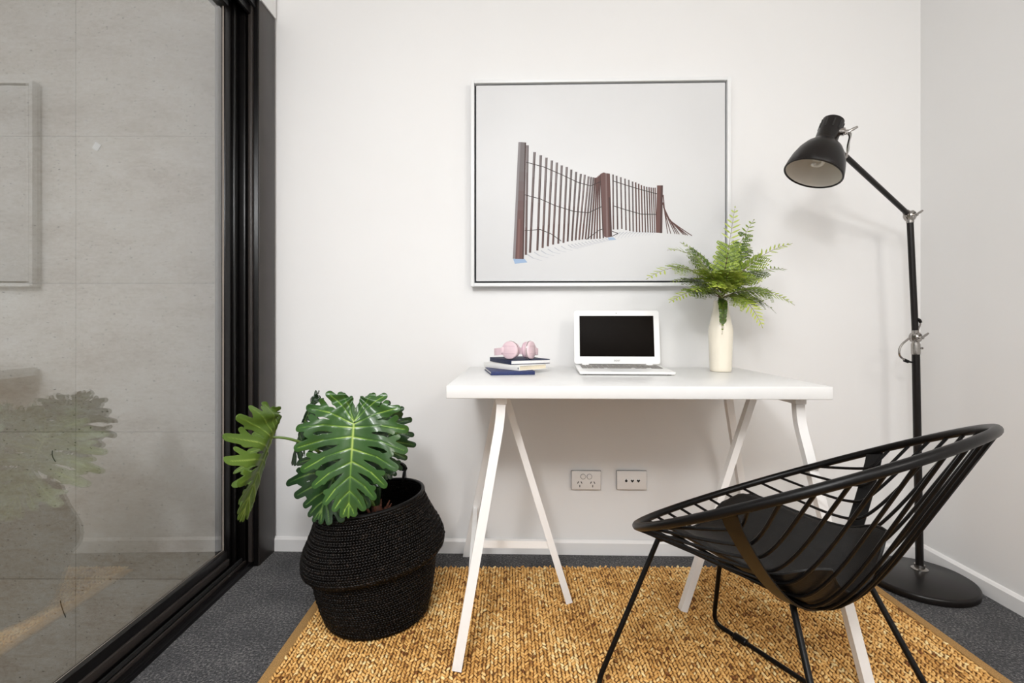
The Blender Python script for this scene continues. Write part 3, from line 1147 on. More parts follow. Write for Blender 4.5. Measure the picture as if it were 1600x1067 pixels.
for (c_, t_, yc, yt, w_, npair, tn, db) in FR:
    b0 = mouth + V(random.uniform(-0.008, 0.008), random.uniform(-0.008, 0.008), -0.02)
    b1_ = mouth + V(0, 0, 0.012)
    frond([b0] + bez(b1_, P(c_[0], c_[1], yc), P(t_[0], t_[1], yt), 14), w_, npair, tn, db)
bm = bmesh.new()
tube(bm, [vase_c + V(0, 0, 0.03), mouth + V(0.002, 0, 0.02)], 0.006, 8)
obj('stem', bm, M['stem'], fern)

# ------------------------------------------------------------------ framed canvas print
pic = thing('framed_picture', on_wall(939, 447, 0.0), 'white framed canvas photograph of a slatted sand fence on the wall', 'picture')
PD = 0.036
f00 = on_wall(735.5, 124.5, PD)
f10 = on_wall(1142.5, 118.5, PD)
f01 = on_wall(735.5, 447.3, PD)
pw = (f10 - f00).dot(WU)
ph = f00.z - f01.z
pc = V(f00.x, f00.y, 0) + V(0, 0, f01.z)           # lower left front corner


def pp(u, w, off):
    """point on the picture: u across, w up in metres, off in front of the wall"""
    return pc + WU * u + V(0, 0, w) + WN * (off - PD)


def pbox(name, u0, w0, u1, w1, o0, o1, m, parent, bv=0.0):
    bm = bmesh.new()
    box(bm, pp((u0 + u1) / 2, (w0 + w1) / 2, (o0 + o1) / 2), (u1 - u0, o1 - o0, w1 - w0), wall_rot, bv)
    return obj(name, bm, m, parent, smooth=bv > 0)


FW = 0.0135
for (u0, w0, u1, w1) in ((0, 0, FW, ph), (pw - FW, 0, pw, ph), (FW, 0, pw - FW, FW), (FW, ph - FW, pw - FW, ph)):
    pbox('frame_side', u0, w0, u1, w1, 0.0005, PD, M['frame_white'], pic, 0.0012)
pbox('backing', FW, FW, pw - FW, ph - FW, 0.002, 0.008, M['backing'], pic)
GAP = 0.0075
cu0, cw0, cu1, cw1 = FW + GAP, FW + GAP, pw - FW - GAP, ph - FW - GAP
canvas = pbox('canvas', cu0, cw0, cu1, cw1, 0.008, PD - 0.006, M['canvas'], pic, 0.001)
# the printed photograph: flat ink shapes on the canvas face
INK_O = PD - 0.006 + 0.0004


def cv(x, y):
    u = cu0 + (x - 72) / (1256 - 72) * (cu1 - cu0)
    w = cw1 - (y - 64) / (994 - 64) * (cw1 - cw0)
    return u, w


ink_v, ink_f, ink_c = [], [], []
ink_n = [0]


def ink(poly, c, lift=0.0):
    ink_n[0] += 1
    i = len(ink_v)
    for (x, y) in poly:
        u, w = cv(x, y)
        ink_v.append(tuple(pp(u, w, INK_O + lift + ink_n[0] * 4e-7)))
    c = tuple(x * 0.62 if c[2] < 0.36 else x for x in c)
    ink_f.append(tuple(range(i, i + len(poly))))
    ink_c.extend([tuple(c) + (1,)] * len(poly))


def ink_line(pts, w0, w1, c0, c1=None, lift=0.0):
    n_ = len(pts)
    c1 = c1 or c0
    for k in range(n_ - 1):
        (xa, ya), (xb, yb) = pts[k], pts[k + 1]
        L = math.hypot(xb - xa, yb - ya) or 1
        nx, ny = -(yb - ya) / L, (xb - xa) / L
        wa_, wb_ = w0 + (w1 - w0) * k / (n_ - 1), w0 + (w1 - w0) * (k + 1) / (n_ - 1)
        t_ = (k + 0.5) / (n_ - 1)
        c = tuple(a_ + (b_ - a_) * t_ for a_, b_ in zip(c0, c1))
        ink([(xa - nx * wa_ / 2, ya - ny * wa_ / 2), (xb - nx * wb_ / 2, yb - ny * wb_ / 2), (xb + nx * wb_ / 2, yb + ny * wb_ / 2), (xa + nx * wa_ / 2, ya + ny * wa_ / 2)], c, lift)


GREY = (0.33, 0.29, 0.29)
RED = (0.15, 0.065, 0.055)
DARK = (0.05, 0.025, 0.022)
SHD = (0.42, 0.44, 0.49)
# sand shadows
for k in range(24):
    t_ = k / 23
    x0, y0_ = 318 + 372 * t_, 868 - 75 * t_ ** 0.8
    L = 34 + 46 * (1 - t_)
    if k % 2 == 0 or t_ > 0.5:
        ink_line([(x0, y0_), (x0 + L * 0.35, y0_ + 18 - 10 * t_), (x0 + L * 0.9, y0_ + 30 - 22 * t_)], 5 - 2 * t_, 2, SHD, (0.6, 0.61, 0.64))
for k in range(12):
    t_ = k / 11
    x0, y0_ = 732 + 180 * t_, 790 - 18 * t_
    ink_line([(x0 + 30, y0_ - 26 + 14 * t_), (x0 + 12, y0_ - 12 + 6 * t_), (x0, y0_ + 6)], 4 - 2 * t_, 2, SHD, (0.62, 0.63, 0.66))
ink([(250, 889), (305, 889), (318, 906), (258, 912)], (0.30, 0.42, 0.60))
ink([(700, 790), (728, 788), (742, 800), (708, 803)], (0.34, 0.45, 0.60))


def pickets(tops, bots, w0, w1, light):
    for k, (a_, b_) in enumerate(zip(tops, bots)):
        t_ = k / max(1, len(tops) - 1)
        w = w0 + (w1 - w0) * t_
        j = random.uniform(0.75, 1.25)
        c0 = tuple(x * j for x in (GREY if light(t_) else RED))
        c1 = tuple(x * j for x in RED)
        n_ = 4
        pts = [(a_[0] + (b_[0] - a_[0]) * q / n_, a_[1] + (b_[1] - a_[1]) * q / n_) for q in range(n_ + 1)]
        ink_line(pts, w * 1.05, w * 0.8, c0, c1)
        ink_line([(x + w * 0.42, y) for x, y in pts], w * 0.28, w * 0.25, DARK)


pickets([(318, 350), (352, 383), (382, 398), (409, 410), (435, 423), (459, 433), (482, 447), (506, 455), (528, 467), (551, 478), (573, 488), (592, 492), (610, 500), (622, 503), (633, 505), (642, 507), (650, 505), (656, 500), (662, 495), (668, 490)],
        [(310, 870), (330, 860), (365, 850), (390, 838), (415, 830), (440, 822), (465, 818), (490, 814), (510, 808), (530, 805), (548, 802), (565, 800), (580, 798), (595, 797), (608, 797), (622, 797), (636, 796), (650, 795), (664, 795), (680, 793)], 11.5, 7, lambda t_: t_ < 0.75)
pickets([(726, 492), (743, 498), (763, 505), (783, 512), (801, 518), (819, 526), (834, 530), (848, 537), (861, 543), (874, 548), (886, 551), (897, 553), (907, 555), (917, 556), (926, 556)],
        [(728, 752), (748, 752), (768, 750), (788, 755), (806, 760), (822, 762), (838, 764), (852, 765), (866, 765), (880, 766), (892, 766), (904, 767), (914, 768), (924, 768), (932, 768)], 7.5, 5, lambda t_: t_ < 0.4)
for a_, b_ in [((964, 590), (985, 772)), ((962, 625), (1000, 773)), ((965, 645), (1020, 774)), ((972, 668), (1040, 776)), ((980, 688), (1060, 778)), ((990, 704), (1080, 781)), ((1000, 714), (1100, 783)), ((970, 655), (1030, 775)), ((985, 697), (1070, 780))]:
    ink_line([a_, ((a_[0] + b_[0]) / 2 - 2, (a_[1] + b_[1]) / 2), b_], 5, 3.5, RED)
for pts in ([(312, 430), (400, 455), (480, 490), (560, 528), (620, 545), (668, 525)], [(305, 585), (380, 605), (450, 637), (540, 665), (610, 672), (680, 640)], [(305, 755), (380, 750), (430, 770), (480, 805)],
            [(726, 522), (780, 540), (850, 562), (935, 585)], [(728, 640), (790, 660), (860, 680), (940, 682)], [(600, 798), (660, 755), (690, 745)], [(722, 760), (750, 770), (720, 785)]):
    ink_line(pts, 3.2, 3.2, DARK)
ink([(275, 335), (286, 335), (262, 888), (248, 888)], (0.36, 0.33, 0.34))
for q in range(12):
    ta, tb_ = q / 12, (q + 1) / 12
    mixq = min(1, max(0, (q / 11 - 0.2) / 0.5))
    cq = tuple(g_ + (r2 - g_) * mixq for g_, r2 in zip((0.25, 0.22, 0.22), (0.19, 0.085, 0.075)))
    ink([(286 - 26 * ta, 335 + 554 * ta), (312 - 12 * ta, 337 + 553 * ta), (312 - 12 * tb_, 337 + 553 * tb_), (286 - 26 * tb_, 335 + 554 * tb_)], cq)
ink([(306, 338), (312, 338), (301, 890), (294, 890)], (0.08, 0.035, 0.03))
ink([(276, 700), (284, 700), (279, 888), (268, 888)], (0.28, 0.14, 0.12))
ink([(668, 488), (682, 482), (690, 484), (696, 790), (684, 785), (672, 600)], (0.20, 0.10, 0.09))
ink([(690, 485), (712, 488), (722, 785), (695, 790)], (0.17, 0.075, 0.065))
ink([(690, 485), (697, 486), (704, 788), (695, 790)], (0.30, 0.20, 0.19))
ink([(705, 600), (713, 600), (722, 785), (712, 787)], (0.09, 0.04, 0.035))
ink([(935, 545), (963, 545), (960, 770), (930, 768)], (0.20, 0.09, 0.075))
ink([(953, 545), (963, 545), (960, 770), (949, 770)], (0.10, 0.045, 0.04))
me = bpy.data.meshes.new('print')
me.from_pydata(ink_v, [], ink_f)
ca = me.color_attributes.new('ink', 'FLOAT_COLOR', 'POINT')
ca.data.foreach_set('color', np.array(ink_c, np.float32).ravel())
link_mesh('print', me, M['ink'], canvas, smooth=False)

# ------------------------------------------------------------------ wall outlets
def outlet(name, px, py, label, build):
    c = on_wall(px, py, 0.0)
    t = thing(name, c, label, 'outlet')

    def q(u, w, off):
        return c + WU * u + V(0, 0, w) + WN * off

    def qb(nm, u, w, su, sw, o0, o1, m, parent, bv=0.0):
        bm = bmesh.new()
        box(bm, q(u, w, (o0 + o1) / 2), (su, o1 - o0, sw), wall_rot, bv)
        return obj(nm, bm, m, parent)
    qb('plate_outline', 0, 0, 0.1185, 0.0755, 0.0002, 0.0015, M['grey_print'], t)  # grey sheet slightly wider than the plate, leaving a thin outline
    plate = qb('plate', 0, 0, 0.116, 0.073, 0.001, 0.009, M['plate'], t, 0.002)
    build(t, plate, q, qb)
    return t


def gpo(t, plate, q, qb):
    for u in (-0.0125, 0.0125):
        bm = bmesh.new()
        lathe(bm, [(0.0108, 0), (0.0108, 0.0012), (0.0, 0.0012)], axis_mtx(q(u, 0.0155, 0.009), WN), 24)
        obj('switch_surround', bm, M['grey_print'], t)
        bm = bmesh.new()
        lathe(bm, [(0.0092, 0), (0.0092, 0.003), (0.0078, 0.0042), (0.0, 0.0046)], axis_mtx(q(u, 0.0158, 0.009), WN), 24)
        obj('rocker_switch', bm, M['plate'], t)
    for u in (-0.0255, 0.0255):
        bm = bmesh.new()
        for du_, dw_, a_ in ((-0.0068, -0.0085, 0.5), (0.0068, -0.0085, -0.5), (0.0, -0.0225, 0.0)):
            box(bm, q(u + du_, dw_, 0.0092), (0.0031, 0.0006, 0.0090), wall_rot @ Matrix.Rotation(a_, 3, 'Y'))
        obj('socket_slots', bm, M['dark_hole'], t, smooth=False)


def data_plate(t, plate, q, qb):
    for k, u in enumerate((-0.0225, 0.0015, 0.0255)):
        bm = bmesh.new()
        lathe(bm, [(0.0078, 0), (0.0078, 0.0022), (0.0066, 0.0026), (0.0, 0.0026)], axis_mtx(q(u, -0.001, 0.009), WN), 24)
        obj('jack_ring', bm, M['white_plastic'], t)
        bm = bmesh.new()
        pts = []
        for j in range(28):
            th = 2 * math.pi * j / 28
            if k == 0:
                x, y = 0.0052 * math.sin(th), 0.0052 * math.cos(th)
            else:
                x = 16 * math.sin(th) ** 3 * 0.00042
                y = (13 * math.cos(th) - 5 * math.cos(2 * th) - 2 * math.cos(3 * th) - math.cos(4 * th)) * 0.00042
            pts.append(bm.verts.new(q(u + x, -0.001 + y, 0.0119)))
        bm.faces.new(pts)
        if k == 0:
            box(bm, q(u, 0.0035, 0.0118), (0.0022, 0.0005, 0.007), wall_rot)
        obj('jack', bm, M['dark_hole'], t, smooth=False)


outlet('power_outlet', 915.5, 749.5, 'white double power outlet with two switches on wall under the desk', gpo)
outlet('data_outlet', 986.5, 749.5, 'white wall plate with three small dark jacks under the desk', data_plate)

# ------------------------------------------------------------------ floor lamp
disc_c = V(1.452, 1.793, 0.0006)
pole_foot = V(1.492, 1.842, 0.026)
lamp = thing('floor_lamp', disc_c, 'tall black jointed floor lamp with round base near the right wall', 'lamp')
bm = bmesh.new()
lathe(bm, [(0, 0), (0.158, 0), (0.163, 0.003), (0.164, 0.018), (0.161, 0.0235), (0.156, 0.0255), (0, 0.0262)], Matrix.Translation(disc_c), 72)
obj('base', bm, M['black_satin'], lamp, auto=50)
bm = bmesh.new()
lathe(bm, [(0.026, 0), (0.026, 0.003), (0.020, 0.006), (0.0165, 0.007), (0.0165, 0.018), (0, 0.018)], Matrix.Translation(pole_foot), 32)
obj('flange', bm, M['chrome'], lamp, auto=40)
J2 = P(1430.5, 527, 1.842)
J1 = P(1421.5, 337, 1.838)
AE = P(1322, 245, 1.655)
low_top = P(1431, 551, 1.842)
bm = bmesh.new()
tube(bm, [pole_foot + V(0, 0, 0.014), low_top], 0.0125, 20)
obj('lower_pole', bm, M['black_satin'], lamp)
bm = bmesh.new()
tube(bm, [J2 + (J1 - J2).normalized() * 0.022, J1 - (J1 - J2).normalized() * 0.020], 0.0105, 20)
obj('upper_pole', bm, M['black_satin'], lamp)
bm = bmesh.new()
ad = (AE - J1).normalized()
tube(bm, [J1 + ad * 0.020, AE], 0.0088, 20)
obj('arm', bm, M['black_satin'], lamp)


def joint(c, name, up_, dn_):
    bm = bmesh.new()
    # clamp: two rounded discs facing the room, waist between, collars to the tubes
    ax = V(0.35, -0.94, 0).normalized()
    lathe(bm, [(0, -0.016), (0.013, -0.016), (0.0175, -0.012), (0.0185, -0.002), (0.0150, 0), (0.0185, 0.002), (0.0175, 0.012), (0.013, 0.016), (0, 0.016)], axis_mtx(c, ax), 28)
    tube(bm, [c + up_ * 0.010, c + up_ * 0.026], 0.0115, 18)
    tube(bm, [c + dn_ * 0.010, c + dn_ * 0.026], 0.0120, 18)
    j = obj(name, bm, M['chrome'], lamp, auto=40)
    bm = bmesh.new()
    w0 = c + ax * 0.018
    tube(bm, [c + ax * 0.012, w0 + ax * 0.008], 0.006, 12)
    wd = V(0.85, 0.15, 0.50).normalized()
    for s, L in ((1, 0.030), (-1, 0.016)):
        tube(bm, [w0 + ax * 0.004, w0 + ax * 0.004 + wd * s * L * 0.6, w0 + ax * 0.004 + wd * s * L], [0.0032, 0.0045, 0.0034], 10)
    obj('wing_nut', bm, M['chrome'], j)
    return j


joint(J1, 'joint', ad, (J2 - J1).normalized())
joint(J2, 'joint', (J1 - J2).normalized(), (pole_foot - J2).normalized())
bm = bmesh.new()
lathe(bm, [(0.0138, 0), (0.0142, 0.004), (0.0142, 0.036), (0.0135, 0.040), (0.0, 0.040)], axis_mtx(low_top - V(0, 0, 0.006), (J2 - low_top)), 24)
col_ = obj('collar', bm, M['chrome'], lamp, auto=40)
bm = bmesh.new()
sc0 = P(1437, 544, 1.836)
tube(bm, [sc0 - V(0.004, 0, 0), sc0 + V(0.007, -0.002, 0)], 0.0028, 10)
tube(bm, [sc0 + V(0.006, -0.002, 0), sc0 + V(0.0095, -0.002, 0)], 0.0042, 10)
obj('set_screw', bm, M['chrome'], col_)
# cable loops at the lower joint
bm = bmesh.new()
tube(bm, round_path([P(1421, 528, 1.83), P(1406, 540, 1.825), P(1404, 556, 1.825), P(1416, 564, 1.83)], 0.03, 8), 0.0036, 10)
obj('cable', bm, M['chrome'], lamp)
bm = bmesh.new()
tube(bm, [P(1413, 562.5, 1.83), P(1419, 565, 1.83)], 0.0062, 10)
tube(bm, [P(1419, 565, 1.83), P(1428, 566.5, 1.835)], 0.0035, 10)
obj('cable_grommet', bm, M['black_metal'], lamp)
bm = bmesh.new()
tube(bm, round_path([P(1434, 516, 1.835), P(1438, 508, 1.832), P(1438, 501, 1.832)], 0.012, 6), 0.0028, 10)
obj('cable', bm, M['cable'], lamp)
bm = bmesh.new()
tube(bm, round_path([P(1438.5, 504, 1.832), P(1437, 499.5, 1.832), P(1430, 498, 1.837)], 0.012, 6), 0.0052, 10)
obj('cable_grommet', bm, M['black_metal'], lamp)
# shade
O = P(1270.5, 271, 1.600)
ax = V(-0.398, -0.092, -0.913).normalized()         # mouth direction
m4 = axis_mtx(O, -ax)                               # local z up the shade, mouth at z = 0
R = 0.0845
outp = [(R, 0.0), (R * 1.01, 0.004), (R * 0.985, 0.020), (R * 0.92, 0.045), (R * 0.80, 0.072), (R * 0.64, 0.094), (R * 0.50, 0.106), (R * 0.42, 0.112), (R * 0.385, 0.120),
        (R * 0.385, 0.180), (R * 0.37, 0.190), (R * 0.30, 0.1945), (0, 0.195)]
inp = [(R, 0.0), (R * 0.955, 0.0), (R * 0.935, 0.020), (R * 0.87, 0.045), (R * 0.75, 0.071), (R * 0.59, 0.092), (R * 0.44, 0.104), (R * 0.33, 0.110), (0, 0.112)]
bm = bmesh.new()
lathe(bm, outp, m4, 64, cap=False)
shade = obj('shade', bm, M['black_satin'], lamp, auto=40)
bm = bmesh.new()
lathe(bm, [(r_, z_ + (0.0002 if i else 0)) for i, (r_, z_) in enumerate(inp)], m4, 64, cap=False)
obj('shade_lining', bm, M['shade_inner'], shade, auto=60)
bm = bmesh.new()
circ = [m4 @ V(R * 0.985 * math.cos(2 * math.pi * k / 64), R * 0.985 * math.sin(2 * math.pi * k / 64), 0.0) for k in range(64)]
tube(bm, circ, 0.0030, 8, closed=True)
obj('shade_rim', bm, M['black_satin'], shade)
bm = bmesh.new()
for k in range(10):   # vent slots round the cap
    th = 2 * math.pi * k / 10
    p_ = m4 @ V(R * 0.388 * math.cos(th), R * 0.388 * math.sin(th), 0.152)
    q_ = m4 @ V(R * 0.388 * math.cos(th), R * 0.388 * math.sin(th), 0.180)
    tube(bm, [p_, q_], 0.0022, 6)
obj('vent_slots', bm, M['dark_hole'], shade)
# spiral bulb
bm = bmesh.new()
sp = []
for k in range(90):
    a_ = k / 89 * 2 * math.pi * 2.6
    rr_ = 0.0175 * (1 - 0.55 * max(0, (k - 60) / 30))
    sp.append(m4 @ V(rr_ * math.cos(a_), rr_ * math.sin(a_), 0.088 - 0.062 * k / 89))
tube(bm, sp, 0.0058, 10)
lathe(bm, [(0, 0.112), (0.020, 0.112), (0.021, 0.100), (0.018, 0.088), (0, 0.086)], m4, 24)
obj('spiral_bulb', bm, M['bulb'], lamp)
# printed caution strip inside the shade
bm = bmesh.new()
lx = m4.inverted() @ V(1.5, 0.6, 1.2)
th0 = math.atan2((m4.inverted() @ P(1300, 288, 1.56)).y, (m4.inverted() @ P(1300, 288, 1.56)).x)
for k in range(3):
    seg_ = []
    for (dth, zz) in ((0.02, 0.006), (0.13, 0.006), (0.13, 0.018), (0.02, 0.018)):
        th = th0 - 0.22 + k * 0.15 + dth
        rr_ = R * (0.948 - 0.9 * zz)
        seg_.append(bm.verts.new(m4 @ V(rr_ * math.cos(th), rr_ * math.sin(th), zz)))
    bm.faces.new(seg_)
obj('caution_strip', bm, M['dark_print'], shade, smooth=False)
# chrome bracket joining arm and shade
neck = m4 @ V(0, 0, 0.150)
pv_dir = (V(0.80, -0.58, 0.10) - ax * V(0.80, -0.58, 0.10).dot(ax)).normalized()
k0 = neck + pv_dir * (R * 0.385)
bm = bmesh.new()
tube(bm, [k0 - pv_dir * 0.006, k0 + pv_dir * 0.010], 0.0125, 20)
tube(bm, [k0 + pv_dir * 0.009, k0 + pv_dir * 0.022], 0.0065, 14)
yoke = [k0 + pv_dir * 0.012 + ax * 0.004, k0 + pv_dir * 0.030 + ax * 0.006, P(1325, 226, 1.60), P(1325, 240, 1.625), AE + ad * 0.004]
tube(bm, round_path(yoke, 0.018, 6), 0, flat=(0.017, 0.004), up=pv_dir)
tube(bm, [AE + ad * 0.026, AE - ad * 0.006], 0.0080, 16)
obj('bracket', bm, M['chrome'], lamp, auto=40)
bm = bmesh.new()
h0 = k0 + pv_dir * 0.020
hd = V(0.75, -0.1, 0.40).normalized()
tube(bm, [h0 - hd * 0.012, h0, h0 + hd * 0.016, h0 + hd * 0.030], [0.0034, 0.0040, 0.0048, 0.0034], 10)
obj('wing_nut', bm, M['chrome'], lamp)

# ------------------------------------------------------------------ wire chair
CC = V(0.6198, 1.109, 0.5744)
CA, CB, CT, CPH, T0 = 0.349, 0.3225, 0.4944, 0.6464, -0.047
cu_ = V(math.cos(CPH), math.sin(CPH), 0)
cvv = V(-math.sin(CPH), math.cos(CPH), 0)


def ch(s, t, z):
    """chair point: s across, t forward, z height"""
    return V(CC.x, CC.y, 0) + cu_ * s + cvv * t + V(0, 0, z)


def rimz(t):
    return CC.z - t * CT


chair = thing('wire_chair', ch(0, 0, RUG_TOP), 'black round wire tub chair with a thin seat pad on the rug', 'chair')
bm = bmesh.new()
tube(bm, [ch(CA * math.cos(a_), CB * math.sin(a_), rimz(CB * math.sin(a_))) for a_ in (2 * math.pi * k / 96 for k in range(96))], 0.0088, 14, closed=True)
obj('rim', bm, M['black_metal'], chair)
ZB = 0.335


def bot(s):
    sm = CA * math.sqrt(1 - (T0 / CB) ** 2)
    return ZB + (rimz(T0) - ZB) * (min(1, abs(s) / sm)) ** 1.75


SMAX = 0.312


def wire_path(s):
    """front rim, down to the flat band, up to the back rim; ends fan out evenly round the rim.  Returns (s, t, z) points"""
    th = math.radians(90 + s / SMAX * 76)
    ce, se = math.cos(th), math.sin(th)
    q = se
    sf, tf = -CA * ce, CB * se
    zb = bot(s)
    t1 = T0 + 0.028 * q
    t2 = T0 + (-tf - T0) * 0.26
    z1 = min(zb, rimz(t1) - 0.004)
    g = 0.22 * min(1, max(0, (abs(s) - 0.12) / 0.12))
    z2 = min(zb + (rimz(-tf) - zb) * g, rimz(t2) - 0.004)
    pts = [V(sf, tf, rimz(tf) - 0.006), V(s, t1, z1), V(s, t2, z2), V(sf, -tf, rimz(-tf) - 0.006)]
    return round_path(pts, 0.17 * q + 0.015, 9)


NW = 19
for k in range(NW):
    s = -SMAX + 2 * SMAX * k / (NW - 1)
    bm = bmesh.new()
    tube(bm, [ch(p_.x, p_.y, p_.z) for p_ in wire_path(s)], 0.0035, 8)
    obj('wire', bm, M['black_metal'], chair)
# flat band across under the wires
bm = bmesh.new()
bpts = []
smax = CA * math.sqrt(1 - (T0 / CB) ** 2)
for k in range(41):
    s = smax * (-1 + 2 * k / 40)
    bpts.append(ch(s, T0, (bot(s) - 0.0065) if abs(s) < smax - 0.004 else rimz(T0)))
tube(bm, bpts, 0, flat=(0.034, 0.004), up=None)
bm.free()
bm = bmesh.new()
rows = []
for off in (0.0, -0.004):
    for e in (-0.017, 0.017):
        rows.append([p_ + cvv * e + V(0, 0, off) for p_ in bpts])
grid_bm(bm, [rows[0], rows[1]])
grid_bm(bm, [rows[1], rows[3]])
grid_bm(bm, [rows[3], rows[2]])
grid_bm(bm, [rows[2], rows[0]])
bmesh.ops.remove_doubles(bm, verts=bm.verts, dist=1e-5)
obj('cross_band', bm, M['black_metal'], chair, auto=40)
# seat pad laid into the wires
def wire_z(s, t):
    pa_ = wire_path(s)
    for a_, b_ in zip(pa_, pa_[1:]):
        if (a_.y - t) * (b_.y - t) <= 0 and abs(a_.y - b_.y) > 1e-9:
            k = (t - a_.y) / (b_.y - a_.y)
            return a_.z + (b_.z - a_.z) * k
    e0, e1 = (pa_[0], pa_[1]) if t > pa_[0].y else (pa_[-1], pa_[-2])
    return e0.z + (t - e0.y) * (e1.z - e0.z) / (e1.y - e0.y)


NS, NT = 28, 30
topr, botr = [], []
for i in range(NT + 1):
    ti = i / NT
    rt_, rb_ = [], []
    for j in range(NS + 1):
        sj = -1 + 2 * j / NS
        t = 0.238 - 0.368 * ti
        hw = 0.185 * (1 - 0.10 * max(0, (0.25 - ti) / 0.25) ** 2) * (1 - 0.22 * max(0, (ti - 0.8) / 0.2) ** 2)
        s = sj * hw
        z = wire_z(s, t) + 0.0045
        z = min(z, rimz(t) - 0.028)
        edge = min(1, min(1 - abs(sj), ti, 1 - ti) * 9)
        th = 0.004 + 0.014 * math.sqrt(max(0, edge))
        rb_.append(ch(s, t, z))
        rt_.append(ch(s, t, z + th))
    topr.append(rt_)
    botr.append(rb_)
bm = bmesh.new()
A = grid_bm(bm, topr)
B = grid_bm(bm, botr)
for i in range(NT):
    bm.faces.new((A[i][0], A[i + 1][0], B[i + 1][0], B[i][0]))
    bm.faces.new((A[i][NS], A[i + 1][NS], B[i + 1][NS], B[i][NS]))
for j in range(NS):
    bm.faces.new((A[0][j], A[0][j + 1], B[0][j + 1], B[0][j]))
    bm.faces.new((A[NT][j], A[NT][j + 1], B[NT][j + 1], B[NT][j]))
pad = obj('seat_pad', bm, M['leather'], chair, auto=60)
bm = bmesh.new()
loop = [topr[i][NS] for i in range(NT + 1)] + [topr[NT][j] for j in range(NS - 1, -1, -1)] + [topr[i][0] for i in range(NT - 1, -1, -1)] + [topr[0][j] for j in range(1, NS)]
cen = ch(0, 0.04, 0.36)
st_p = []
tube(bm, [p_ + V(0, 0, 0.0005) for p_ in loop], 0.0032, 6, closed=True)
obj('piping', bm, M['leather'], pad)
# legs
GZ = RUG_TOP + 0.0058
fA, fB, fC, fD = V(0.212, 1.255, GZ), V(0.616, 1.531, GZ), V(0.500, 0.685, GZ), V(0.904, 0.955, GZ)
tA, tB = P(1028, 843, 1.272), P(1131, 822, 1.42)
tC, tD = ch(-0.091, -0.040, bot(-0.091) - 0.010), ch(0.150, -0.100, 0.335)
for top_, foot, other in ((tA, fA, fC), (tB, fB, fD), (tC, fC, fA), (tD, fD, fB)):
    bm = bmesh.new()
    d = (other - foot).normalized()
    path = round_path([top_, foot, foot + d * 0.06], 0.045, 8)
    tube(bm, path, 0.0064, 14)
    obj('leg', bm, M['black_metal'], chair)
for a_, b_ in ((fA, fC), (fB, fD)):
    d = (b_ - a_).normalized()
    bm = bmesh.new()
    tube(bm, [a_ + d * 0.058, b_ - d * 0.058], 0.0064, 14)
    obj('runner', bm, M['black_metal'], chair)
    for q_ in (a_ + d * 0.095, b_ - d * 0.095):
        bm = bmesh.new()
        tube(bm, [q_ - d * 0.021, q_ - d * 0.018, q_ + d * 0.018, q_ + d * 0.021], [0.008, 0.0105, 0.0105, 0.008], 14)
        for v_ in bm.verts:
            v_.co.z = max(v_.co.z, RUG_TOP - 0.002)
        obj('foot_glide', bm, M['black_metal'], chair)
# under-seat cross rods carrying the legs
for a_, b_ in ((tA, tB), (tC, tD)):
    bm = bmesh.new()
    m_ = (a_ + b_) / 2 + V(0, 0, -0.012)
    tube(bm, bez(a_, m_, b_, 10), 0.006, 10)
    obj('cross_rod', bm, M['black_metal'], chair)

# ------------------------------------------------------------------ basket with philodendron
BX, BY = -0.418, 1.590
basket = thing('belly_basket', (BX, BY, RUG_TOP), 'black woven seagrass belly basket standing on the rug edge', 'basket')
# profile of the folded basket: straight lower body, rolled belly, upper collar
BP = [(0.138, 0.0), (0.152, 0.012), (0.166, 0.06), (0.177, 0.12), (0.184, 0.170), (0.186, 0.184), (0.201, 0.186), (0.209, 0.195), (0.212, 0.212), (0.209, 0.232),
      (0.200, 0.256), (0.188, 0.280), (0.177, 0.303), (0.168, 0.325), (0.161, 0.345), (0.157, 0.364)]
_pr = np.array(BP)
_sl = np.concatenate([[0], np.cumsum(np.hypot(*np.diff(_pr, axis=0).T))])


def basket_pt(th, s, off=0.0):
    """th, s numpy arrays: angle and arc length up the profile; leans the upper part"""
    r = np.interp(s, _sl, _pr[:, 0])
    z = np.interp(s, _sl, _pr[:, 1])
    r = r * (1 + 0.018 * np.sin(2 * th + 0.6) + 0.010 * np.sin(3 * th + 1.1 + 4 * z)) + off
    x, y = r * np.cos(th), r * np.sin(th)
    k = np.clip((z - 0.0) / 0.12, 0, 1)
    k = k * k * (3 - 2 * k)
    al = np.radians(9.0) * k
    z0 = 0.0
    zz = z + x * np.tan(al) * 0.80 + y * 0.03 * k
    xx = x * np.cos(al * 0.5) - (z - 0.08) * np.clip(k, 0, 1) * 0.06
    return np.stack([BX + xx, BY + y, RUG_TOP + np.maximum(zz, 0.001)], -1)


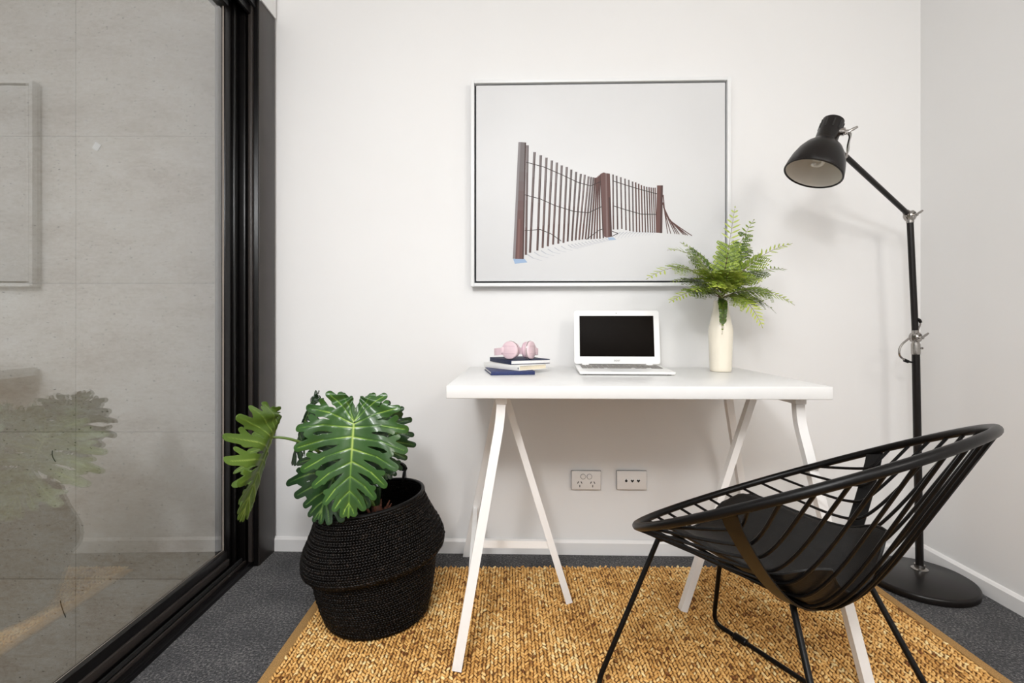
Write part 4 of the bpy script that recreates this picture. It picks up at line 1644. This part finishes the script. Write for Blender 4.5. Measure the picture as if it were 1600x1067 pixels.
# woven strands
SL = _sl[-1]
pitch = 0.0070
nr = int(SL / pitch)
pos_, tx_, ty_, tz_, tone_ = [], [], [], [], []
for i in range(nr + 1):
    s = i * pitch
    r = np.interp(s, _sl, _pr[:, 0])
    n_ = int(2 * math.pi * r / 0.0086)
    th = (np.arange(n_) + 0.5 * (i % 2)) / n_ * 2 * math.pi
    sg = 1 if i % 2 else -1
    e = 1e-3
    c = basket_pt(th, np.full(n_, s))
    dth = (basket_pt(th + e, np.full(n_, s)) - basket_pt(th - e, np.full(n_, s)))
    dth /= np.linalg.norm(dth, axis=1)[:, None]
    ds = (basket_pt(th, np.full(n_, min(s + e, SL))) - basket_pt(th, np.full(n_, max(s - e, 0))))
    ds /= np.linalg.norm(ds, axis=1)[:, None] + 1e-9
    nn = np.cross(dth, ds)
    a_ = sg * 0.5
    big = 1.25 if 0.184 < np.interp(s, _sl, _pr[:, 1]) < 0.198 or i >= nr - 1 else 1.0
    pos_.append(c + nn * rng.normal(0.0, 0.0006, n_)[:, None])
    ty_.append((dth * math.cos(a_) + ds * math.sin(a_)) * 0.0068 * big * rng.uniform(0.9, 1.15, n_)[:, None])
    tx_.append((ds * math.cos(a_) - dth * math.sin(a_)) * 0.0037 * big)
    tz_.append(nn * 0.0034 * big)
    tone_.append(np.clip(rng.normal(0.45, 0.25, n_), 0, 1))
v, t, a = strands(np.concatenate(pos_), np.concatenate(tx_), np.concatenate(ty_), np.concatenate(tz_), np.concatenate(tone_))
w = link_mesh('seagrass_weave', np_mesh('seagrass_weave', v, t, a), M['seagrass'], basket)
w['kind'] = 'stuff'
bm = bmesh.new()
rows = []
for s in np.linspace(0, SL, 34):
    th = np.linspace(0, 2 * math.pi, 65)
    rows.append([Vector(p_) for p_ in basket_pt(th, np.full(65, s), -0.0025)])
grid_bm(bm, rows)
bmesh.ops.remove_doubles(bm, verts=bm.verts, dist=1e-6)
bmesh.ops.holes_fill(bm, edges=[e_ for e_ in bm.edges if e_.is_boundary and max(v_.co.z for v_ in e_.verts) < 0.03], sides=0)
obj('lining', bm, M['basket_in'], basket)
rim_pts = [Vector(p_) for p_ in basket_pt(np.linspace(0, 2 * math.pi, 73)[:-1], np.full(72, SL))]
bm = bmesh.new()
tube(bm, rim_pts, 0.0055, 8, closed=True)
obj('rim', bm, M['seagrass'], basket)
for th in (math.radians(80), math.radians(-62)):
    c = [Vector(basket_pt(np.array([th + d_]), np.array([SL - 0.004]))[0]) for d_ in (-0.30, 0.30)]
    md = (c[0] + c[1]) / 2
    outw = V(math.cos(th), math.sin(th), 0)
    lift = 0.055 if th > 0 else -0.050
    bm = bmesh.new()
    tube(bm, round_path([c[0], c[0] + V(0, 0, lift) + outw * (0.006 if th > 0 else 0.022), c[1] + V(0, 0, lift) + outw * (0.006 if th > 0 else 0.022), c[1]], 0.045, 6), 0, flat=(0.010, 0.022), up=(0, 0, 1))
    if th > 0:
        obj('handle', bm, M['seagrass'], basket, auto=50)
    else:
        bm.free()

pot_c = V(BX - 0.014, BY, 0)
plant = thing('philodendron', pot_c + V(0, 0, 0.03), 'glossy split-leaf philodendron growing out of the black basket', 'plant')
bm = bmesh.new()
lathe(bm, [(0.10, -0.17), (0.118, 0.0), (0.122, 0.02), (0.112, 0.02), (0.108, 0.006), (0.06, 0.010), (0.0, 0.014)], Matrix.Translation(pot_c + V(0, 0, 0.245)), 32)
obj('soil_pot', bm, M['soil'], plant)
bm = bmesh.new()
crown = V(-0.408, 1.56, 0.30)
tube(bm, [crown + V(0, 0, -0.03), crown + V(0, 0, 0.03), crown + V(-0.004, 0, 0.06)], [0.028, 0.022, 0.012], 12)
for k in range(8):
    a_ = 2 * math.pi * k / 8
    p_ = crown + V(0.02 * math.cos(a_), 0.02 * math.sin(a_), 0.02)
    tube(bm, bez(p_, p_ + V(0.012 * math.cos(a_), 0.012 * math.sin(a_), 0.03), p_ + V(0.022 * math.cos(a_), 0.022 * math.sin(a_), 0.045), 4), [0.006, 0.005, 0.004, 0.003, 0.0015], 6)
obj('root_crown', bm, mat('reddish_root', (0.13, 0.045, 0.025), 0.7, noise=(60, 0.4)), plant)

# leaf blade: distance field of finger lobes cut out on a fine grid
def leaf_field(X, Y, L, W, seed):
    r_ = np.random.default_rng(seed)
    best = np.full(X.shape, 1e9)
    vein = np.full(X.shape, 1e9)

    def seg(ax_, ay, bx_, by, r0, r1, ve=True, vw=1.0):
        nonlocal best, vein
        dx, dy = bx_ - ax_, by - ay
        l2 = dx * dx + dy * dy
        k = np.clip(((X - ax_) * dx + (Y - ay) * dy) / l2, 0, 1)
        d = np.hypot(X - ax_ - k * dx, Y - ay - k * dy)
        best = np.minimum(best, d - (r0 + (r1 - r0) * k))
        if ve:
            vein = np.minimum(vein, d / vw + 0.0012 * k)
    # middle of the blade
    seg(0, 0.02 * L, 0, 0.90 * L, 0.17 * W, 0.05 * W, True, 1.7)
    seg(0, 0.90 * L, 0, 1.0 * L, 0.06 * W, 0.02 * W)
    lobes = [(0.00, 160, 0.60), (0.00, 138, 0.78), (0.02, 116, 0.92), (0.06, 97, 1.00), (0.16, 82, 1.0), (0.29, 70, 0.94), (0.43, 60, 0.80), (0.58, 50, 0.60), (0.73, 40, 0.40), (0.86, 30, 0.22)]
    for side in (-1, 1):
        for (y0, ang, ln) in lobes:
            a_ = math.radians(ang + r_.uniform(-4, 4))
            l_ = ln * W * r_.uniform(0.92, 1.06)
            y_ = y0 * L + r_.uniform(-0.01, 0.01) * L
            # finger bends a little towards the tip
            x1, y1 = side * math.sin(a_) * l_ * 0.55, y_ + math.cos(a_) * l_ * 0.55
            a2 = a_ - math.radians(12)
            x2, y2 = x1 + side * math.sin(a2) * l_ * 0.45, y1 + math.cos(a2) * l_ * 0.45
            w0 = 0.124 * W * (0.7 + 0.3 * ln)
            seg(0, y_, x1, y1, w0 * 1.15, w0 * 0.88, True, 1.1)
            seg(x1, y1, x2, y2, w0 * 0.95, w0 * 0.62, True, 0.9)
            if ln > 0.5:   # side lobules near the finger end
                for s2, k2 in ((-1, 0.62), (1, 0.70)):
                    a3 = a_ + s2 * math.radians(34)
                    bx_, by = x1 * (k2 / 0.55 * 0.9), y_ + (y1 - y_) * (k2 / 0.55 * 0.9)
                    seg(bx_, by, bx_ + side * math.sin(a3) * l_ * 0.24, by + math.cos(a3) * l_ * 0.24, w0 * 0.62, w0 * 0.42, False)
    return best, vein


def leaf(O_, T_, N_, L, W, m, label=None, seed=0, droop=0.5, cup=0.25, res=120, tone=0.0, petiole=None, pm=None):
    T_, N_ = Vector(T_).normalized(), Vector(N_)
    N_ = (N_ - T_ * N_.dot(T_)).normalized()
    Xa = T_.cross(N_)
    x0, x1, y0, y1 = -1.15 * W, 1.15 * W, -0.85 * W, 1.1 * L
    nx = res
    ny = int(res * (y1 - y0) / (x1 - x0))
    gx, gy = np.linspace(x0, x1, nx), np.linspace(y0, y1, ny)
    X, Y = np.meshgrid(gx, gy, indexing='ij')
    f, ve = leaf_field(X, Y, L, W, seed)
    verts, faces, tones = [], [], []
    cache = {}
    r_ = np.random.default_rng(seed + 50)
    ph1, ph2 = r_.uniform(0, 6, 2)

    def height(x, y):
        rad = math.hypot(x, y)
        h = -droop * (y / L) ** 2 * L * 0.28 - cup * (x / W) ** 2 * W * 0.42
        h += 0.05 * abs(x) * 1.0
        h += 0.010 * (rad / W) * math.sin(9 * math.atan2(x, y + 0.3 * L) + ph1) + 0.006 * math.sin(26 * x + ph2) * (abs(x) / W)
        return h

    def vert(key, x, y, vv):
        if key in cache:
            return cache[key]
        i = len(verts)
        cache[key] = i
        h = height(x, y) - 0.0018 * math.exp(-(vv / 0.0022) ** 2)
        verts.append(tuple(O_ + Xa * x + T_ * y + N_ * h))
        tn = 0.30 + 0.30 * math.sin(38 * x + 27 * y + ph1) * 0.4 + 0.70 * math.exp(-(vv / 0.0024) ** 2) + tone
        tones.append(min(1, max(0, tn)))
        return i
    corners = ((0, 0), (1, 0), (1, 1), (0, 1))
    neg = f < 0
    any_ = neg[:-1, :-1] | neg[1:, :-1] | neg[1:, 1:] | neg[:-1, 1:]
    for i, j in np.argwhere(any_):
        poly = []
        for k in range(4):
            a_, b_ = corners[k], corners[(k + 1) % 4]
            ia, ja, ib, jb = i + a_[0], j + a_[1], i + b_[0], j + b_[1]
            fa, fb = f[ia, ja], f[ib, jb]
            if fa < 0:
                poly.append(vert((ia, ja), gx[ia], gy[ja], ve[ia, ja]))
            if (fa < 0) != (fb < 0):
                q = fa / (fa - fb)
                key = ((ia, ja), (ib, jb)) if (ia, ja) < (ib, jb) else ((ib, jb), (ia, ja))
                poly.append(vert(key, gx[ia] + (gx[ib] - gx[ia]) * q, gy[ja] + (gy[jb] - gy[ja]) * q, ve[ia, ja] + (ve[ib, jb] - ve[ia, ja]) * q))
        if len(poly) >= 3:
            faces.append(tuple(poly))
    me = bpy.data.meshes.new('leaf')
    me.from_pydata(verts, [], faces)
    at_ = me.attributes.new('tone', 'FLOAT', 'POINT')
    at_.data.foreach_set('value', tones)
    o = link_mesh('leaf', me, m, plant)
    if label:
        o['label'] = label
    md = o.modifiers.new('thickness', 'SOLIDIFY')
    md.thickness = 0.0008
    if petiole:
        bm = bmesh.new()
        pts = bez(petiole[0], petiole[1], O_ - N_ * 0.0015, 16)
        tube(bm, pts, [0.0062 - 0.0026 * k / 16 for k in range(17)], 10)
        obj('petiole', bm, pm or M['dark_petiole'], o)
    return o


crown_t = crown + V(-0.002, 0, 0.05)
O1 = P(553, 659, 1.440)
leaf(O1, (P(541, 806, 1.375) - O1), (0.05, -0.93, 0.30), 0.258, 0.148, M['leaf'], 'large glossy leaf facing the room', 3, droop=0.35, cup=0.30, res=150,
     petiole=(crown_t, P(596, 690, 1.54)))
O2 = P(425, 683, 1.470)
leaf(O2, (P(388, 790, 1.36) - O2), (-0.86, -0.10, 0.40), 0.235, 0.138, M['leaf_pale'], 'leaf turned to the glass showing its paler underside', 11, droop=0.1, cup=-1.25, res=130,
     petiole=(crown_t, P(500, 680, 1.52)), pm=M['petiole'])
O3 = P(482, 644, 1.62)
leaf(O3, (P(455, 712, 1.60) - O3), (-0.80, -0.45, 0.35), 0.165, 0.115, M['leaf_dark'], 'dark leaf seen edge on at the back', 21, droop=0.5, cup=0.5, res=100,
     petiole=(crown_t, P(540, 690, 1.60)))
O4 = P(540, 704, 1.50)
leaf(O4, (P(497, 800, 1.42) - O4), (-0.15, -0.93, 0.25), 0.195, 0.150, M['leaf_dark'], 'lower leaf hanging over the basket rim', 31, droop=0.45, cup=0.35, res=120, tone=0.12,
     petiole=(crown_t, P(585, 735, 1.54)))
O5 = P(584, 668, 1.60)
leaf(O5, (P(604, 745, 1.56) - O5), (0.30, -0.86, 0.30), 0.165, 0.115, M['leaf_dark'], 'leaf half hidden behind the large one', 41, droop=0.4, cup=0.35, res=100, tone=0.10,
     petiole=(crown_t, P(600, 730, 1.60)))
